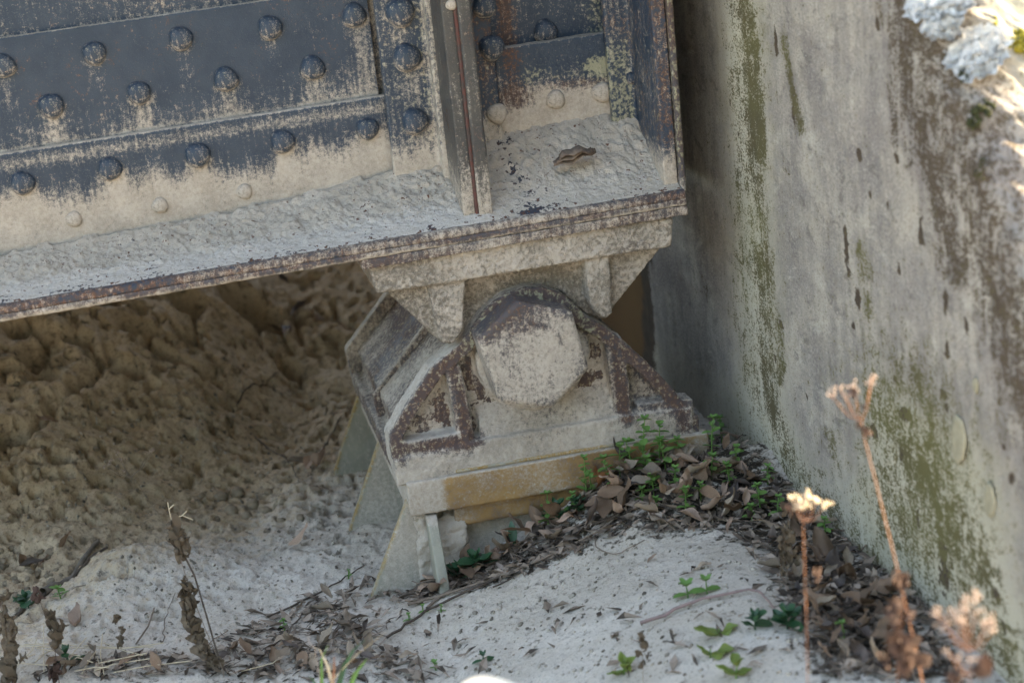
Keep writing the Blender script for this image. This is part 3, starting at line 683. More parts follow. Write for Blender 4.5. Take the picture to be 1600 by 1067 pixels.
# rocker
inner = [(x, z) for x, z in out]
c = np.array([0.0, -.06])
rim = [tuple(np.array(p)+(c-np.array(p))/np.linalg.norm(c-np.array(p))*.012) for p in out]
s = Solid()
s.prism(outf, .030, .052)
s.path(rim, .020, .002, .05)
s.disc((pin[0], pin[2]), .088, .012, .05, 40)
s.path(px2([(708, 575), (722, 640), (732, 700)], .0), .024, .004, .045)
s.path(px2([(960, 530), (970, 600), (978, 660)], .0), .028, .004, .045)
s.prism([(-.232, -.163), (out[-1][0]+.004, -.163), (out[-1][0]+.004, -.118), (.13, -.112), (-.10, -.112), (-.14, -.118), (-.232, -.122)], -.004, .05)
s.bar((-.225, -.112), (-.115, -.112), .030, .0, .045); s.bar((.150, -.112), (.240, -.118), .026, .002, .045)
# dust banked in the panel at the foot of the nut
s.prismx([(.034, -.06), (.018, -.085), (.000, -.118), (.034, -.125)], -.095, .118)
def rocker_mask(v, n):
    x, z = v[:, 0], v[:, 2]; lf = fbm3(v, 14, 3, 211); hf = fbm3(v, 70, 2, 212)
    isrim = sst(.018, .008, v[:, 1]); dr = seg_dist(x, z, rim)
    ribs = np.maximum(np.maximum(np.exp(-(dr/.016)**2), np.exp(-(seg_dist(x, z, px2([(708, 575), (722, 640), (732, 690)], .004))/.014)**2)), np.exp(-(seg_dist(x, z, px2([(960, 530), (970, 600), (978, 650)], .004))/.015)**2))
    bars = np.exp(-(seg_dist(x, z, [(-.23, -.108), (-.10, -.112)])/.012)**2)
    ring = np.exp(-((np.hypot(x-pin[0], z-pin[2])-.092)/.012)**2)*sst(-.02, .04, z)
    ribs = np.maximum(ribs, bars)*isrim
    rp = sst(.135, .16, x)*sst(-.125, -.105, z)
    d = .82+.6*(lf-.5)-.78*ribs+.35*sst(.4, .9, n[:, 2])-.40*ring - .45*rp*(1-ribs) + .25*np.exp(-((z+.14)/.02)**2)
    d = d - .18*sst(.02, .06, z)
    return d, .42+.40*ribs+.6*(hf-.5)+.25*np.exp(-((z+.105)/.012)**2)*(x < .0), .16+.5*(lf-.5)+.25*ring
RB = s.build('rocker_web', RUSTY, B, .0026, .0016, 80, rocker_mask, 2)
for (ya, yb) in ((.255, .268), (.540, .565)):
    s = Solid(); o2 = [(x+(.010 if ya < .5 else 0), z-(.006 if ya < .5 else 0)) for x, z in out]
    s.prism([o2[1], o2[4]]+o2[5:]+[(out[-1][0], -.165), (-.228+(.010 if ya < .5 else 0), -.165)], ya, yb)
    s.build('rocker_web', RUSTY, B, .0036, .0014, 70, lambda v, n: (.42+.7*(fbm3(v, 14, 3, 221)-.5)+.4*n[:, 2], .62+.4*(fbm3(v, 40, 2, 222)-.5), .1+0*v[:, 0]), 1)
s = Solid(); ins_ = [tuple(np.array(p)+(c-np.array(p))/np.linalg.norm(c-np.array(p))*.013) for p in out]
s.prism([(out[1][0]+.022, out[1][1]-.002), (out[4][0]+.018, out[4][1]-.016)]+ins_[5:-1]+[(.2, -.16), (-.205, -.16)], .03, .55); s.box(-.230, .246, -.001, .565, -.1635, -.132)
s.build('rocker_core', RUSTY, B, .0036, .0018, 60, lambda v, n: (.34+1.3*(fbm3(v, 12, 3, 231)-.5)+.30*n[:, 2]-.40*sst(.28, .42, v[:, 1])*sst(-.06, .0, v[:, 2]), .72+.9*(fbm3(v, 16, 2, 232)-.5), .2+.4*(fbm3(v, 18, 2, 233)-.5)), 1)  # bare rust, with shade painted into the upper rear
# hexagonal nut
hexa = [tuple(onY(x, y, -.049)[[0, 2]]) for x, y in [(808, 471), (894, 487), (921, 576), (864, 637), (781, 629), (746, 530)]]
hc = np.mean(hexa, 0)
nut = MB(); V = []; Q = []
NS = 8; ring0 = []
for i in range(6):
    for k in range(NS): ring0.append(np.array(hexa[i])*(1-k/NS)+np.array(hexa[(i+1) % 6])*k/NS)
n6 = len(ring0)
levels = [(.020, 1.0), (-.010, 1.0), (-.030, 1.0), (-.0455, 1.0), (-.0483, .988)] + [(-.049, f) for f in (.90, .84, .77, .69, .6, .5, .4, .3, .2, .1, .0005)]
for yy, f in levels:
    for q in ring0:
        r2 = hc+(q-hc)*f
        V.append((r2[0], yy+.0006*(random.random()-.5), r2[1]))
NV = np.array(V)
for i in range(len(levels)-1):
    for k in range(n6): Q.append((i*n6+k, i*n6+(k+1) % n6, (i+1)*n6+(k+1) % n6, (i+1)*n6+k))
lf = fbm3(NV, 30, 3, 240); rr = np.hypot(NV[:, 0]-hc[0], NV[:, 2]-hc[1]); up_ = (NV[:, 2]-hc[1])
strk = noise2(NV[:, 0]*150, NV[:, 2]*14, 5)
dm_ = .84-.50*sst(.018, .052, up_+.02*(strk-.5))*sst(.02, -.03, NV[:, 0]*.4-up_*.0)-.20*sst(.035, .06, up_)-.35*np.exp(-((rr-.045)/.004)**2)*(.3+.9*(up_ > .005))-.22*sst(.062, .075, rr)+.55*(lf-.5)
me = np_mesh('hex_nut', NV-np.array(B.location), Q, RUSTY, (dm_, .40+.5*(lf-.5), .10+.5*(fbm3(NV, 45, 2, 244)-.5)))
hn = link('hex_nut', me, B)
for pl in me.polygons: pl.use_smooth = True
# base plates and gussets
s = Solid(); s.box(-.219, .257, -.012, .56, -.212, -.158)
s.build('base_plate', OCHRE, B, .0028, .0012, 60, lambda v, n: (.30+.75*(fbm3(v, 13, 3, 251)-.5)+.55*sst(-.155, -.172, v[:, 0])+.5*n[:, 2]*(n[:, 2] > .5)+.22*sst(-.07, -.02, v[:, 0])*(1-sst(.0, .06, v[:, 0]))+.25*sst(.2, .24, v[:, 0]), .25+.4*(fbm3(v, 40, 2, 252)-.5), .1+0*v[:, 0]), 1)
s = Solid(); s.box(-.142, .20, -.006, .02, -.158, -.1515); s.build('shim_plate', GUSS, B, .0024, .0006, 60, lambda v, n: (.2+.8*(fbm3(v, 22, 2, 253)-.5), .5+.8*(fbm3(v, 14, 2, 254)-.5), .0*v[:, 0]), 1)
s = Solid(); s.box(-.150, .23, .004, .55, -.246, -.211); s.build('lower_plate', OCHRE, B, .003, .0012, 60, lambda v, n: (.25+.7*(fbm3(v, 13, 3, 255)-.5), .3+0*v[:, 0], 0*v[:, 0]), 1)
s = Solid(); s.box(-.195, .21, .03, .54, -.60, -.245); s.build('pedestal', GUSS, B, .006, .001, 40, lambda v, n: (.7+.5*(fbm3(v, 10, 2, 256)-.5), .4+0*v[:, 0], 0*v[:, 0]), 1)
for i, yy in enumerate((.004, .282, .560)):
    s = Solid(); dz_ = (0, .012, .035)[i]; xo = (0, .002, .012)[i]
    tri = [(-.2205+xo, -.190+dz_), (-.176, -.205+dz_), (-.176, -.43), (-.340, -.43)]
    if i: tri = [(-.2195+xo, -.182+dz_), (-.18, -.182+dz_), (-.18, -.48), (-.362+xo*.6, -.48)]
    s.prism(tri, yy, yy+.013)
    dust_ = (.74, .60, .30)[i]
    edge_a, edge_b = np.array(tri[0]), np.array(tri[-1])
    def gm_(v, n, dust_=dust_, ea=edge_a, eb=edge_b, yy=yy):
        dd = seg_dist(v[:, 0], v[:, 2], [tuple(ea), tuple(eb)]); l_ = fbm3(v, 12, 3, 261)
        e = np.exp(-(dd/.006)**2)
        return dust_+.6*(l_-.5)-.45*e, .08+.50*e+.25*(l_-.5), .1+0*e
    s.build('gusset', GUSS, B, .0028, .0005, 50, gm_, 1)
s = Solid(); s.prismx([(.02, -.212), (-.010, -.216), (-.018, -.222), (-.070, -.335), (.02, -.335)], -.196, -.179)
s.build('gusset', GUSS, B, .0024, .0006, 50, lambda v, n: (.22+.9*sst(-.235, -.219, v[:, 2])+.8*sst(-.186, -.196, v[:, 0])*sst(-.01, .01, v[:, 1])+.4*(fbm3(v, 20, 2, 271)-.5), .05+0*v[:, 0], .0*v[:, 0]), 1)
# dirt packed between front gusset and base
s = Solid(); s.prismx([(.03, -.208), (.006, -.212), (.000, -.24), (-.004, -.36), (.03, -.36)], -.214, -.180); s.prismx([(.03, -.222), (.010, -.228), (-.004, -.26), (-.014, -.36), (.03, -.36)], -.180, -.135)
tag(s.build('packed_dirt', DRIFT, B, .003, .007, 70, lambda v, n: (-1+.0*v[:, 0], -.6+0*v[:, 0], .0*v[:, 0]), 1), kind='stuff')

# bridge deck overhead, and the far bank closes the span behind
dk = Solid(); dk.box(-6, .66, -.38, 2.4, 1.56, 1.80)
dm2 = bpy.data.meshes.new('bridge_deck'); dk.bm.to_mesh(dm2); dm2.materials.append(CONC)
tag(link('bridge_deck', dm2), 'concrete bridge deck lying across the top of the plate girder', 'bridge deck')

# ---------------------------------------------------------------- wall growths
def on_wall(px, py):
    p = onX(px, py, XW); y, v = p[1], p[2]
    # march to the rounded top if the ray passes the edge
    d = ray(px, py); ts = np.arange(1.0, 4.0, .001); P = EYE[None]+d[None]*ts[:, None]
    v_ = P[:, 2]; zt_ = ztop(P[:, 1]); sd = np.where(v_ < zt_, XW + smax(v_-zt_, .022)*.5, XW+np.maximum(0, 0))
    ins = (P[:, 0] > XW) & (P[:, 2] < zt_-.0)
    return P[np.argmax(ins)]
def clump(name, px, py, rad, mat, label, cat, nb=34, thick=.5, seed=0, group=None, flat=False):
    p = on_wall(px, py); o = thing(name, p, label, cat, group); r_ = random.Random(seed); mb = MB()
    nrm = np.array([-1, 0, .12]); nrm /= np.linalg.norm(nrm)
    if p[2] > ztop(p[1])-.03: nrm = np.array([-.45, -.5, .7]); nrm /= np.linalg.norm(nrm)
    a = np.cross(nrm, [0, 0, 1]); a /= np.linalg.norm(a); bb = np.cross(a, nrm)
    for k in range(nb):
        th = r_.uniform(0, 2*pi); q = math.sqrt(r_.random()); s_ = rad[0]*r_.uniform(.12, .28)
        cpos = a*cos(th)*q*rad[0]+bb*sin(th)*q*rad[1]+nrm*(s_*thick*(1-q)*1.2)
        if not flat: mb.blob(cpos, s_, r_.random(), 6, (1, 1, 1))
        else:
            V = []; n = 9
            t0 = r_.uniform(0, 6)
            for ring, (f, hh) in enumerate(((0, .0012), (.55, .0022), (1, .0045))):
                for j in range(n):
                    w = 1+.3*sin(3*2*pi*j/n+t0)+r_.uniform(-.2, .2)
                    V.append(cpos+s_*1.25*f*w*(a*cos(2*pi*j/n)+bb*sin(2*pi*j/n))+nrm*(hh*(1+.8*r_.random())+.003*(1-q)))
            Q = [(i*n+j, i*n+(j+1) % n, (i+1)*n+(j+1) % n, (i+1)*n+j) for i in range(2) for j in range(n)]
            mb.add(V, Q)
    mb.build('thallus' if 'lichen' in name else 'cushion', mat, o)
    return o
clump('lichen', 1472, 12, (.034, .020), LICHEN, 'white ruffled lichen highest on the wall edge, cut by the top of the picture', 'lichen', 70, .4, 1, None, True)
clump('lichen', 1474, 46, (.020, .019), LICHEN, 'small white ruffled lichen between the two larger ones on the wall edge', 'lichen', 46, .4, 2, None, True)
clump('lichen', 1526, 88, (.032, .030), LICHEN, 'largest white ruffled lichen on the wall edge, half in sunlight', 'lichen', 90, .4, 3, None, True)
clump('moss_clump', 1533, 180, (.014, .020), MOSS_D, 'dark moss cushion just below the largest white lichen', 'moss', 30, .8, 4)
clump('moss_clump', 1532, 268, (.007, .016), MOSS_D, 'thin dark moss cushion low on the sloping wall edge', 'moss', 18, .8, 5)
clump('moss_clump', 1508, 118, (.008, .010), MOSS_D, 'small black moss cushion tucked under the largest white lichen', 'moss', 14, .8, 6)
clump('moss_clump', 1592, 68, (.020, .020), MOSS_Y, 'bright yellow green moss cushion on the sunlit wall top', 'moss', 40, .9, 7)
clump('moss_clump', 1543, 36, (.012, .008), MOSS_Y, 'small brownish gold moss cushion on the sunlit top beside the lichens', 'moss', 18, .9, 8)
def disc_lichen(px, py, ry, rz, label, tilt):
    p = onX(px, py, XW); o = thing('lichen_patch', p, label, 'lichen'); mb = MB(); V = []; n = 26
    for f, hh in ((1.0, -.0020), (.97, -.0036), (.8, -.0042), (.45, -.0038), (.03, -.0036)):
        for k in range(n):
            th = 2*pi*k/n; w = 1+.05*sin(3*th+px)+.04*sin(7*th)
            y0, z0 = f*w*ry*cos(th), f*w*rz*sin(th); V.append((hh, y0*cos(tilt)-z0*sin(tilt), y0*sin(tilt)+z0*cos(tilt)))
    mb.add(V, [(i*n+k, i*n+(k+1) % n, (i+1)*n+(k+1) % n, (i+1)*n+k) for i in range(4) for k in range(n)])
    mb.build('thallus', LICH_Y, o)
disc_lichen(1501, 686, .017, .030, 'larger oval yellow grey lichen patch above the green mossy area', .12)
disc_lichen(1550, 781, .012, .021, 'smaller oval yellow grey lichen patch at the right of the mossy area', .08)
disc_lichen(1528, 601, .006, .009, 'tiny yellow lichen patch highest of the oval patches on the wall', .0)

# ---------------------------------------------------------------- leaves, twigs, plants
def gz(x, y): return float(detail_h(np.array([x]), np.array([y]))[0])
def leaf_mesh(seed, mat, L=1.0, W=.36, curl=.5, fold=.3, wav=.05, nl=9, nw=5):
    r_ = random.Random(seed); V = []; c1 = curl*r_.uniform(.5, 1.5); ph = r_.uniform(0, 6)
    ang = 0; px_, pz_ = 0, 0
    sp_ = []
    for i in range(nl):
        sp_.append((px_, pz_, ang)); ang += c1/(nl-1)*(1+.6*sin(ph+i)); px_ += cos(ang)*L/(nl-1); pz_ += sin(ang)*L/(nl-1)
    for i in range(nl):
        t = i/(nl-1); w = W*.5*(sin(pi*min(1, t*.97+.02))**.75)*(1.15-.35*t)
        X0, Z0, a = sp_[i]
        for j in range(nw):
            s_ = (j/(nw-1)*2-1); f = fold*(abs(s_)**1.4)*w + wav*sin(3*s_+ph+4*t)*w*2 + wav*.5*sin(9*t+ph*2)*abs(s_)
            V.append((X0-sin(a)*f, s_*w*(1-.25*abs(fold)*s_*s_), Z0+cos(a)*f))
    Q = [(i*nw+j, (i+1)*nw+j, (i+1)*nw+j+1, i*nw+j+1) for i in range(nl-1) for j in range(nw-1)]
    mb = MB(); mb.add(V, Q); return mb.mesh('dead_leaf', mat)
LM = {}
for mi, mt in enumerate(LEAVES+[LEAF_ORANGE, LEAF_PALE]):
    LM[mi] = [leaf_mesh(100*mi+k, mt, 1, random.uniform(.30, .58), random.uniform(-1.2, 1.5), random.uniform(-.7, 1.2), random.uniform(.06, .2)) for k in range(6)]
def put_leaf(p, size, mi, label, group=None, tilt=.5, lift=.008, name='dead_leaf', me=None):
    o = link(name, me or random.choice(LM[mi])); o.location = (p[0], p[1], gz(p[0], p[1])+lift)
    o.rotation_euler = Euler((random.uniform(-tilt, tilt), random.uniform(-tilt, tilt*.6), random.uniform(0, 2*pi)), 'XYZ')
    o.scale = (size, size, size); return tag(o, label, 'dead leaf', group)
def pick(poly):
    xs_ = [p[0] for p in poly]; ys_ = [p[1] for p in poly]
    while True:
        x, y = random.uniform(min(xs_), max(xs_)), random.uniform(min(ys_), max(ys_))
        if in_poly(np.array([x]), np.array([y]), poly)[0]: return x, y
def scatter(poly, n, label, group, mats, smin, smax_, tilt=.6, lift=(.004, .022)):
    for _ in range(n):
        q = on_ground(*pick(poly)); mi = random.choice(mats); k = ('reddish brown', 'greyish tan', 'pale pinkish', 'dark brown')[mi]
        put_leaf(q, random.uniform(smin, smax_), mi, k+' '+label, k+' '+group, tilt, random.uniform(*lift))
scatter([(680, 820), (760, 785), (850, 775), (960, 705), (1090, 690), (1140, 700), (1190, 760), (1190, 830), (1100, 825), (960, 835), (850, 870), (740, 905), (640, 912)], 116,
        'dry leaf lying in the litter along the foot of the bearing', 'dead leaves along the foot of the bearing', [0, 1, 1, 2, 0, 2, 3], .028, .058)
scatter([(1140, 700), (1190, 750), (1240, 800), (1340, 885), (1410, 950), (1430, 1060), (1300, 1060), (1245, 960), (1200, 850)], 104,
        'curled leaf lying in the litter at the foot of the wall', 'dead leaves at the foot of the wall', [0, 3, 0, 1, 3, 1], .022, .050)
scatter([(430, 985), (530, 940), (560, 990), (640, 1040), (690, 1066), (430, 1066)], 30, 'curled leaf lying around the green grass tuft', 'dead leaves around the grass tuft', [0, 1, 1, 3, 2], .018, .038)
scatter([(90, 1035), (300, 1030), (420, 1020), (420, 1066), (60, 1066)], 24, 'leaf lying among the pale straws', 'dead leaves among the straws', [0, 1, 3, 0], .016, .034)
scatter([(0, 870), (60, 850), (170, 850), (130, 890), (60, 925), (0, 950)], 9, 'leaf lying in the clods beside the weathered stick', 'dead leaves beside the weathered stick', [0, 3, 1], .022, .04, .6)
scatter([(380, 455), (460, 440), (560, 460), (540, 520), (450, 540), (390, 500)], 9, 'leaf caught in the hollow of the dirt bank', 'dead leaves in the hollow of the bank', [3, 0, 3], .04, .07, .9)
for (x, y, sz, mi, lab) in [(504, 716, .075, 1, 'uppermost of the long tan leaves lying beside the rear gusset'), (495, 735, .07, 2, 'middle of the long tan leaves lying beside the rear gusset'), (482, 742, .06, 2, 'lowest pinkish leaf of those lying beside the rear gusset'),
                            (485, 775, .045, 1, 'folded leaf standing alone below the rear gusset'), (452, 868, .052, 2, 'flat pinkish leaf lying alone on the pale dirt left of the gussets'), (205, 690, .0, 0, ''), (93, 667, .045, 0, 'dark reddish leaf lying alone on the spoil heap'),
                            (893, 800, .042, 5, 'palest upright leaf in the litter before the base plate'), (935, 738, .034, 4, 'round orange leaf touching the ochre base plate'), (927, 768, .050, 4, 'long orange brown leaf below the base plate'), (1063, 710, .040, 2, 'cupped pinkish leaf near the end of the base plate'),
                            (800, 800, .075, 2, 'large mauve leaf lying under the ochre lower plate'), (705, 835, .055, 2, 'pale pinkish curled leaf beside the small grey gusset'), (765, 812, .05, 5, 'pale folded leaf between the dark green leaves'), (700, 872, .038, 4, 'orange leaf below the small grey gusset'),
                            (668, 905, .06, 2, 'pinkish curled leaf at the lower left end of the litter'), (1026, 872, .018, 2, 'small squarish pink leaf on the pale sand mound'), (960, 1000, .026, 1, 'greyish leaf lying on the sand near the wilted sprig'), (1112, 885, .028, 1, 'brown leaf at the back edge of the sand mound'),
                            (497, 1018, .045, 1, 'grey green leaf lying behind the grass tuft'), (118, 985, .05, 2, 'pinkish pointed leaf standing up before the straws')]:
    if sz: put_leaf(on_ground(x, y), sz, mi, lab, None, .35, .008)
# small broken litter that nobody could count
mb = MB(); r_ = random.Random(4)
for poly, n in ((LIT_POLY, 2500), ([(400, 975), (530, 925), (570, 985), (690, 1064), (40, 1064), (120, 1030), (300, 1030)], 520), ([(600, 930), (850, 850), (960, 840), (840, 900), (650, 950)], 260), ([(380, 960), (600, 900), (700, 910), (600, 1000)], 120), ([(600, 990), (1200, 860), (1250, 1060), (700, 1060)], 70)):
    for _ in range(n):
        x, y = pick(poly); q = on_ground(x, y); s_ = r_.uniform(.004, .020)**1.0; th = r_.uniform(0, 6.3); el = r_.uniform(.25, .8)
        z0 = float(base_h(q[0], q[1]))+r_.uniform(.000, .008); a = np.array([cos(th), sin(th), r_.uniform(-.4, .5)])*s_; b_ = np.array([-sin(th), cos(th), r_.uniform(-.4, .5)])*s_*el*.5
        cc = np.array([q[0], q[1], z0]); k1, k2, k3 = r_.uniform(-.5, .5), r_.uniform(.5, 1.4), r_.uniform(.5, 1.4); hz = s_*r_.uniform(-.1, .5)
        mb.add([cc-a, cc+b_*k2+a*k1+[0, 0, hz], cc+a, cc-b_*k3+a*k1*.6+[0, 0, hz*.6], cc+[0, 0, .001]], [(4, 0, 3), (4, 3, 2), (4, 2, 1), (4, 1, 0)])
zz = detail_h(np.array([v[0] for v in mb.V]), np.array([v[1] for v in mb.V]))
zb_ = base_h(np.array([v[0] for v in mb.V]), np.array([v[1] for v in mb.V]))
mb.V = [(v[0], v[1], v[2]+float(d)) for v, d in zip(mb.V, zz-zb_)]
def crumb_mat():
    t = NT('leaf_crumbs'); v = t.n('ShaderNodeTexVoronoi'); v.inputs['Scale'].default_value = 75; t.L(t.co(), v.inputs['Vector'])
    sp = t.n('ShaderNodeSeparateColor'); t.L(v.outputs['Color'], sp.inputs[0])
    c = t.mix(sp.outputs[0], (.035, .027, .022), (.27, .21, .165)); c = t.mix(t.step(sp.outputs[1], .8, .9), c, (.34, .27, .22)); return t.done(c, .85, .3)
tag(mb.build('leaf_litter', crumb_mat(), smooth=False), 'broken leaf crumbs covering the ground along the bearing and wall', 'leaf litter', kind='stuff')

def twig(pts, r, mat, label, group=None, lift=.004, name='twig', cat='twig', wob=.003, mesh_only=False):
    W = []
    for x, y in pts: W.append(on_ground(x, y))
    W = resample([tuple(w) for w in W], .014); rr = random.Random(len(pts)+int(pts[0][0]))
    W = np.array([[w[0]+rr.uniform(-wob, wob), w[1]+rr.uniform(-wob, wob), w[2]] for w in W])
    dz = np.array([gz(w[0], w[1]) for w in W]); W[:, 2] = np.convolve(np.pad(dz, 2, 'edge'), np.ones(5)/5, 'valid')+lift
    W[:, 2] = np.maximum(W[:, 2], dz+r*.4)
    o0 = W[0].copy(); mb = MB(); mb.tube(W-o0, np.linspace(r, r*.5, len(W)), 6); o = mb.build(name, mat); o.location = o0
    return tag(o, label, cat, group)
twig([(607, 1005), (665, 965), (751, 924), (832, 886), (866, 856), (940, 825), (989, 805)], .0022, TWIG, 'longest dark root running across the sand mound into the litter', lift=.006)
twig([(666, 958), (690, 940), (709, 929), (740, 915), (772, 907)], .0024, TWIG_L, 'short grey root beside the longest dark root')
twig([(768, 929), (795, 914), (819, 899)], .0014, TWIG, 'thin short twig lying alone on the sand mound')
twig([(615, 941), (680, 922), (743, 899), (800, 880)], .0018, TWIG, 'dark twig along the lower edge of the litter')
twig([(640, 955), (720, 930), (866, 873), (942, 838), (976, 805)], .0026, TWIG_L, 'pale root bordering the back of the sand mound', lift=.006)
twig([(930, 848), (932, 862), (950, 869), (970, 868), (1006, 848)], .0012, TWIG_L, 'thin looped root lying on the top of the sand mound')
twig([(358, 633), (405, 602), (450, 580), (496, 560)], .0018, TWIG, 'dark twig lying slantwise on the dirt bank')
twig([(401, 685), (448, 719), (462, 745), (470, 766)], .0014, TWIG, 'thin bent twig below the slanting one on the bank')
twig([(417, 964), (484, 936), (530, 912), (570, 888)], .0019, TWIG, 'dark twig pointing up at the foot of the front gusset')
twig([(372, 1064), (438, 1006), (455, 980), (473, 960)], .0020, TWIG, 'dark twig left of the grass tuft')
twig([(66, 925), (110, 890), (155, 856)], .0075, STUB, 'thick weathered grey stick lying in the clods', name='weathered_stick', cat='stick', lift=.010, wob=.001)
twig([(20, 960), (80, 915), (170, 868)], .0040, TWIG, 'dark stick lying below the weathered grey stick', name='weathered_stick', cat='stick', lift=.004)
twig([(1002, 988), (1070, 954), (1120, 940), (1172, 929), (1193, 937), (1219, 971)], .0026, MAUVE, 'arched mauve stem lying on the right of the sand mound', lift=.008, name='bent_stem', cat='stem')
twig([(535, 659), (510, 690), (487, 715)], .0016, TWIG, 'dark twig leaning beside the rear gusset')
twig([(500, 985), (540, 978), (585, 990), (600, 1000)], .0013, TWIG, 'curved thin twig behind the grass tuft')
twig([(255, 1008), (262, 960), (275, 935)], .001, TWIG_L, 'faint thin twig on the pale dirt left of the withered stalk')
twig([(80, 925), (120, 915), (170, 905), (200, 898)], .0011, TWIG_L, 'thin twig pointing from the stick to the paired pits')
for k in range(46):
    pl = random.choice([LIT_POLY]*4+[[(400, 975), (530, 925), (570, 985), (690, 1064), (150, 1064), (300, 1030)]])
    x, y = pick(pl); a = random.uniform(-.75, .15); l = random.uniform(18, 55)
    twig([(x, y), (x+l*.5*cos(a), y+l*.5*sin(a)+random.uniform(-4, 4)), (x+l*cos(a), y+l*sin(a))], random.uniform(.0007, .0016), random.choice([TWIG, TWIG_L, TWIG_L]), 'short thin twig lying among the dead leaves', 'short twigs among the dead leaves', lift=random.uniform(.006, .02))
# pale clods
def clod(px, py, r, label, group, seed):
    p = on_ground(px, py, detail_h); mb = MB(); r_ = random.Random(seed)
    V = []; n, m = 10, 7
    for i in range(1, m):
        for k in range(n):
            th = pi*i/m; f = r*(1+r_.uniform(-.16, .16)); V.append((f*sin(th)*cos(2*pi*k/n), f*.85*sin(th)*sin(2*pi*k/n), f*.7*cos(th)))
    mb.add(V, [(i*n+k, (i+1)*n+k, (i+1)*n+(k+1) % n, i*n+(k+1) % n) for i in range(m-2) for k in range(n)])
    mb.F.append(tuple(range(n))); mb.F.append(tuple(range((m-2)*n, (m-1)*n))[::-1])
    o = mb.build('clod', CLOD); o.location = (p[0], p[1], p[2]+r*.15); o.rotation_euler = (r_.uniform(-.4, .4), r_.uniform(-.4, .4), r_.uniform(0, 6)); tag(o, label, 'clod', group)
CLOD = plain('soil_clod', (.30, .25, .19), (.22, .175, .125), 90, .95, .1, .9, 0, .2)
for i, (x, y, r) in enumerate([(345, 778, .014), (372, 772, .016), (362, 800, .015), (395, 790, .014), (330, 795, .008), (415, 800, .012), (385, 808, .012), (340, 812, .009), (420, 770, .010), (440, 815, .009), (470, 810, .009)]):
    clod(x, y, r, 'rounded pale clod lying in the heap left of the gussets', 'clods left of the gussets', i)
for i in range(46):
    x, y = pick([(0, 860), (60, 850), (170, 850), (150, 870), (60, 922), (0, 950)]); clod(x, y, random.uniform(.004, .009), 'small crumb of soil lying around the weathered stick', 'soil crumbs around the stick', 30+i)
for i in range(34):
    x, y = pick([(0, 600), (300, 560), (340, 640), (500, 640), (520, 760), (440, 830), (200, 830), (0, 760)]); clod(x, y, random.uniform(.003, .008), 'small crumb of soil lying on the dirt bank', 'soil crumbs on the bank', 90+i)

# green seedlings
def round_leaf(mat, el=.75):
    V = []; n = 8
    V.append((0, 0, 0))
    for k in range(n):
        th = 2*pi*k/n; V.append((.5+.5*cos(th), .5*el*sin(th), .12*abs(sin(th))-.08*(.5+.5*cos(th))**2))
    V.append((.5, 0, -.02)); c_ = len(V)-1
    F_ = [(c_, 1+k, 1+(k+1) % n) for k in range(n)]
    mb = MB(); mb.add(V, F_); return mb.mesh('leaf', mat)
LG = [round_leaf(GREEN, .72), round_leaf(GREEN, .6)]; LGD = [round_leaf(GREEN_D, .62), round_leaf(GREEN_D, .75)]; LGY = []
LGY += [leaf_mesh(881+k, GREEN_Y, 1, .75, .5, .3, .16, 8, 6) for k in range(2)]; LGD += [leaf_mesh(871+k, GREEN_D, 1, .6, .6, .4, .12, 8, 5) for k in range(2)]
for m_ in LGY+LGD: m_.name = 'leaf'
def seedling(px, py, h, label, lm=LG, nl=5, lsz=.012, lean=(0, 0), stemmat=GREEN, group=None):
    lsz = lsz*1.15 if lm is LG else lsz*1.25
    p = on_ground(px, py); z = gz(p[0], p[1]); r_ = random.Random(int(px*7+py))
    o = thing('seedling', (p[0], p[1], z), label, 'seedling', group)
    dx, dyv = lean[0]+r_.uniform(-.12, .12)*h, lean[1]+r_.uniform(-.2, .05)*h
    P = [np.array([dx*t*t, dyv*t*t, h*t]) for t in np.linspace(0, 1, 6)]; P[0][2] -= .01
    mb = MB(); mb.tube(P, np.linspace(.0013, .0008, 6), 5); mb.build('stem', stemmat, o)
    for i in range(nl):
        t = .28+.72*i/max(1, nl-1); q = np.array([dx*t*t, dyv*t*t, h*t]); ph = i*pi/2+r_.uniform(-.3, .3)
        for sgn in (0, pi):
            l = link('leaf', r_.choice(lm), o); l.location = q; sz = lsz*r_.uniform(.75, 1.2)*(1.05-.25*t); l.scale = (sz, sz, sz)
            l.rotation_euler = Euler((r_.uniform(-.3, .3), r_.uniform(-.5, .25), ph+sgn), 'XYZ')
    for k in range(0 if lm is LGY else 4):
        l = link('leaf', r_.choice(lm), o); l.location = (dx, dyv, h); sz = lsz*.6; l.scale = (sz, sz, sz); l.rotation_euler = Euler((0, -.7, k*pi/2+.4), 'XYZ')
    return o
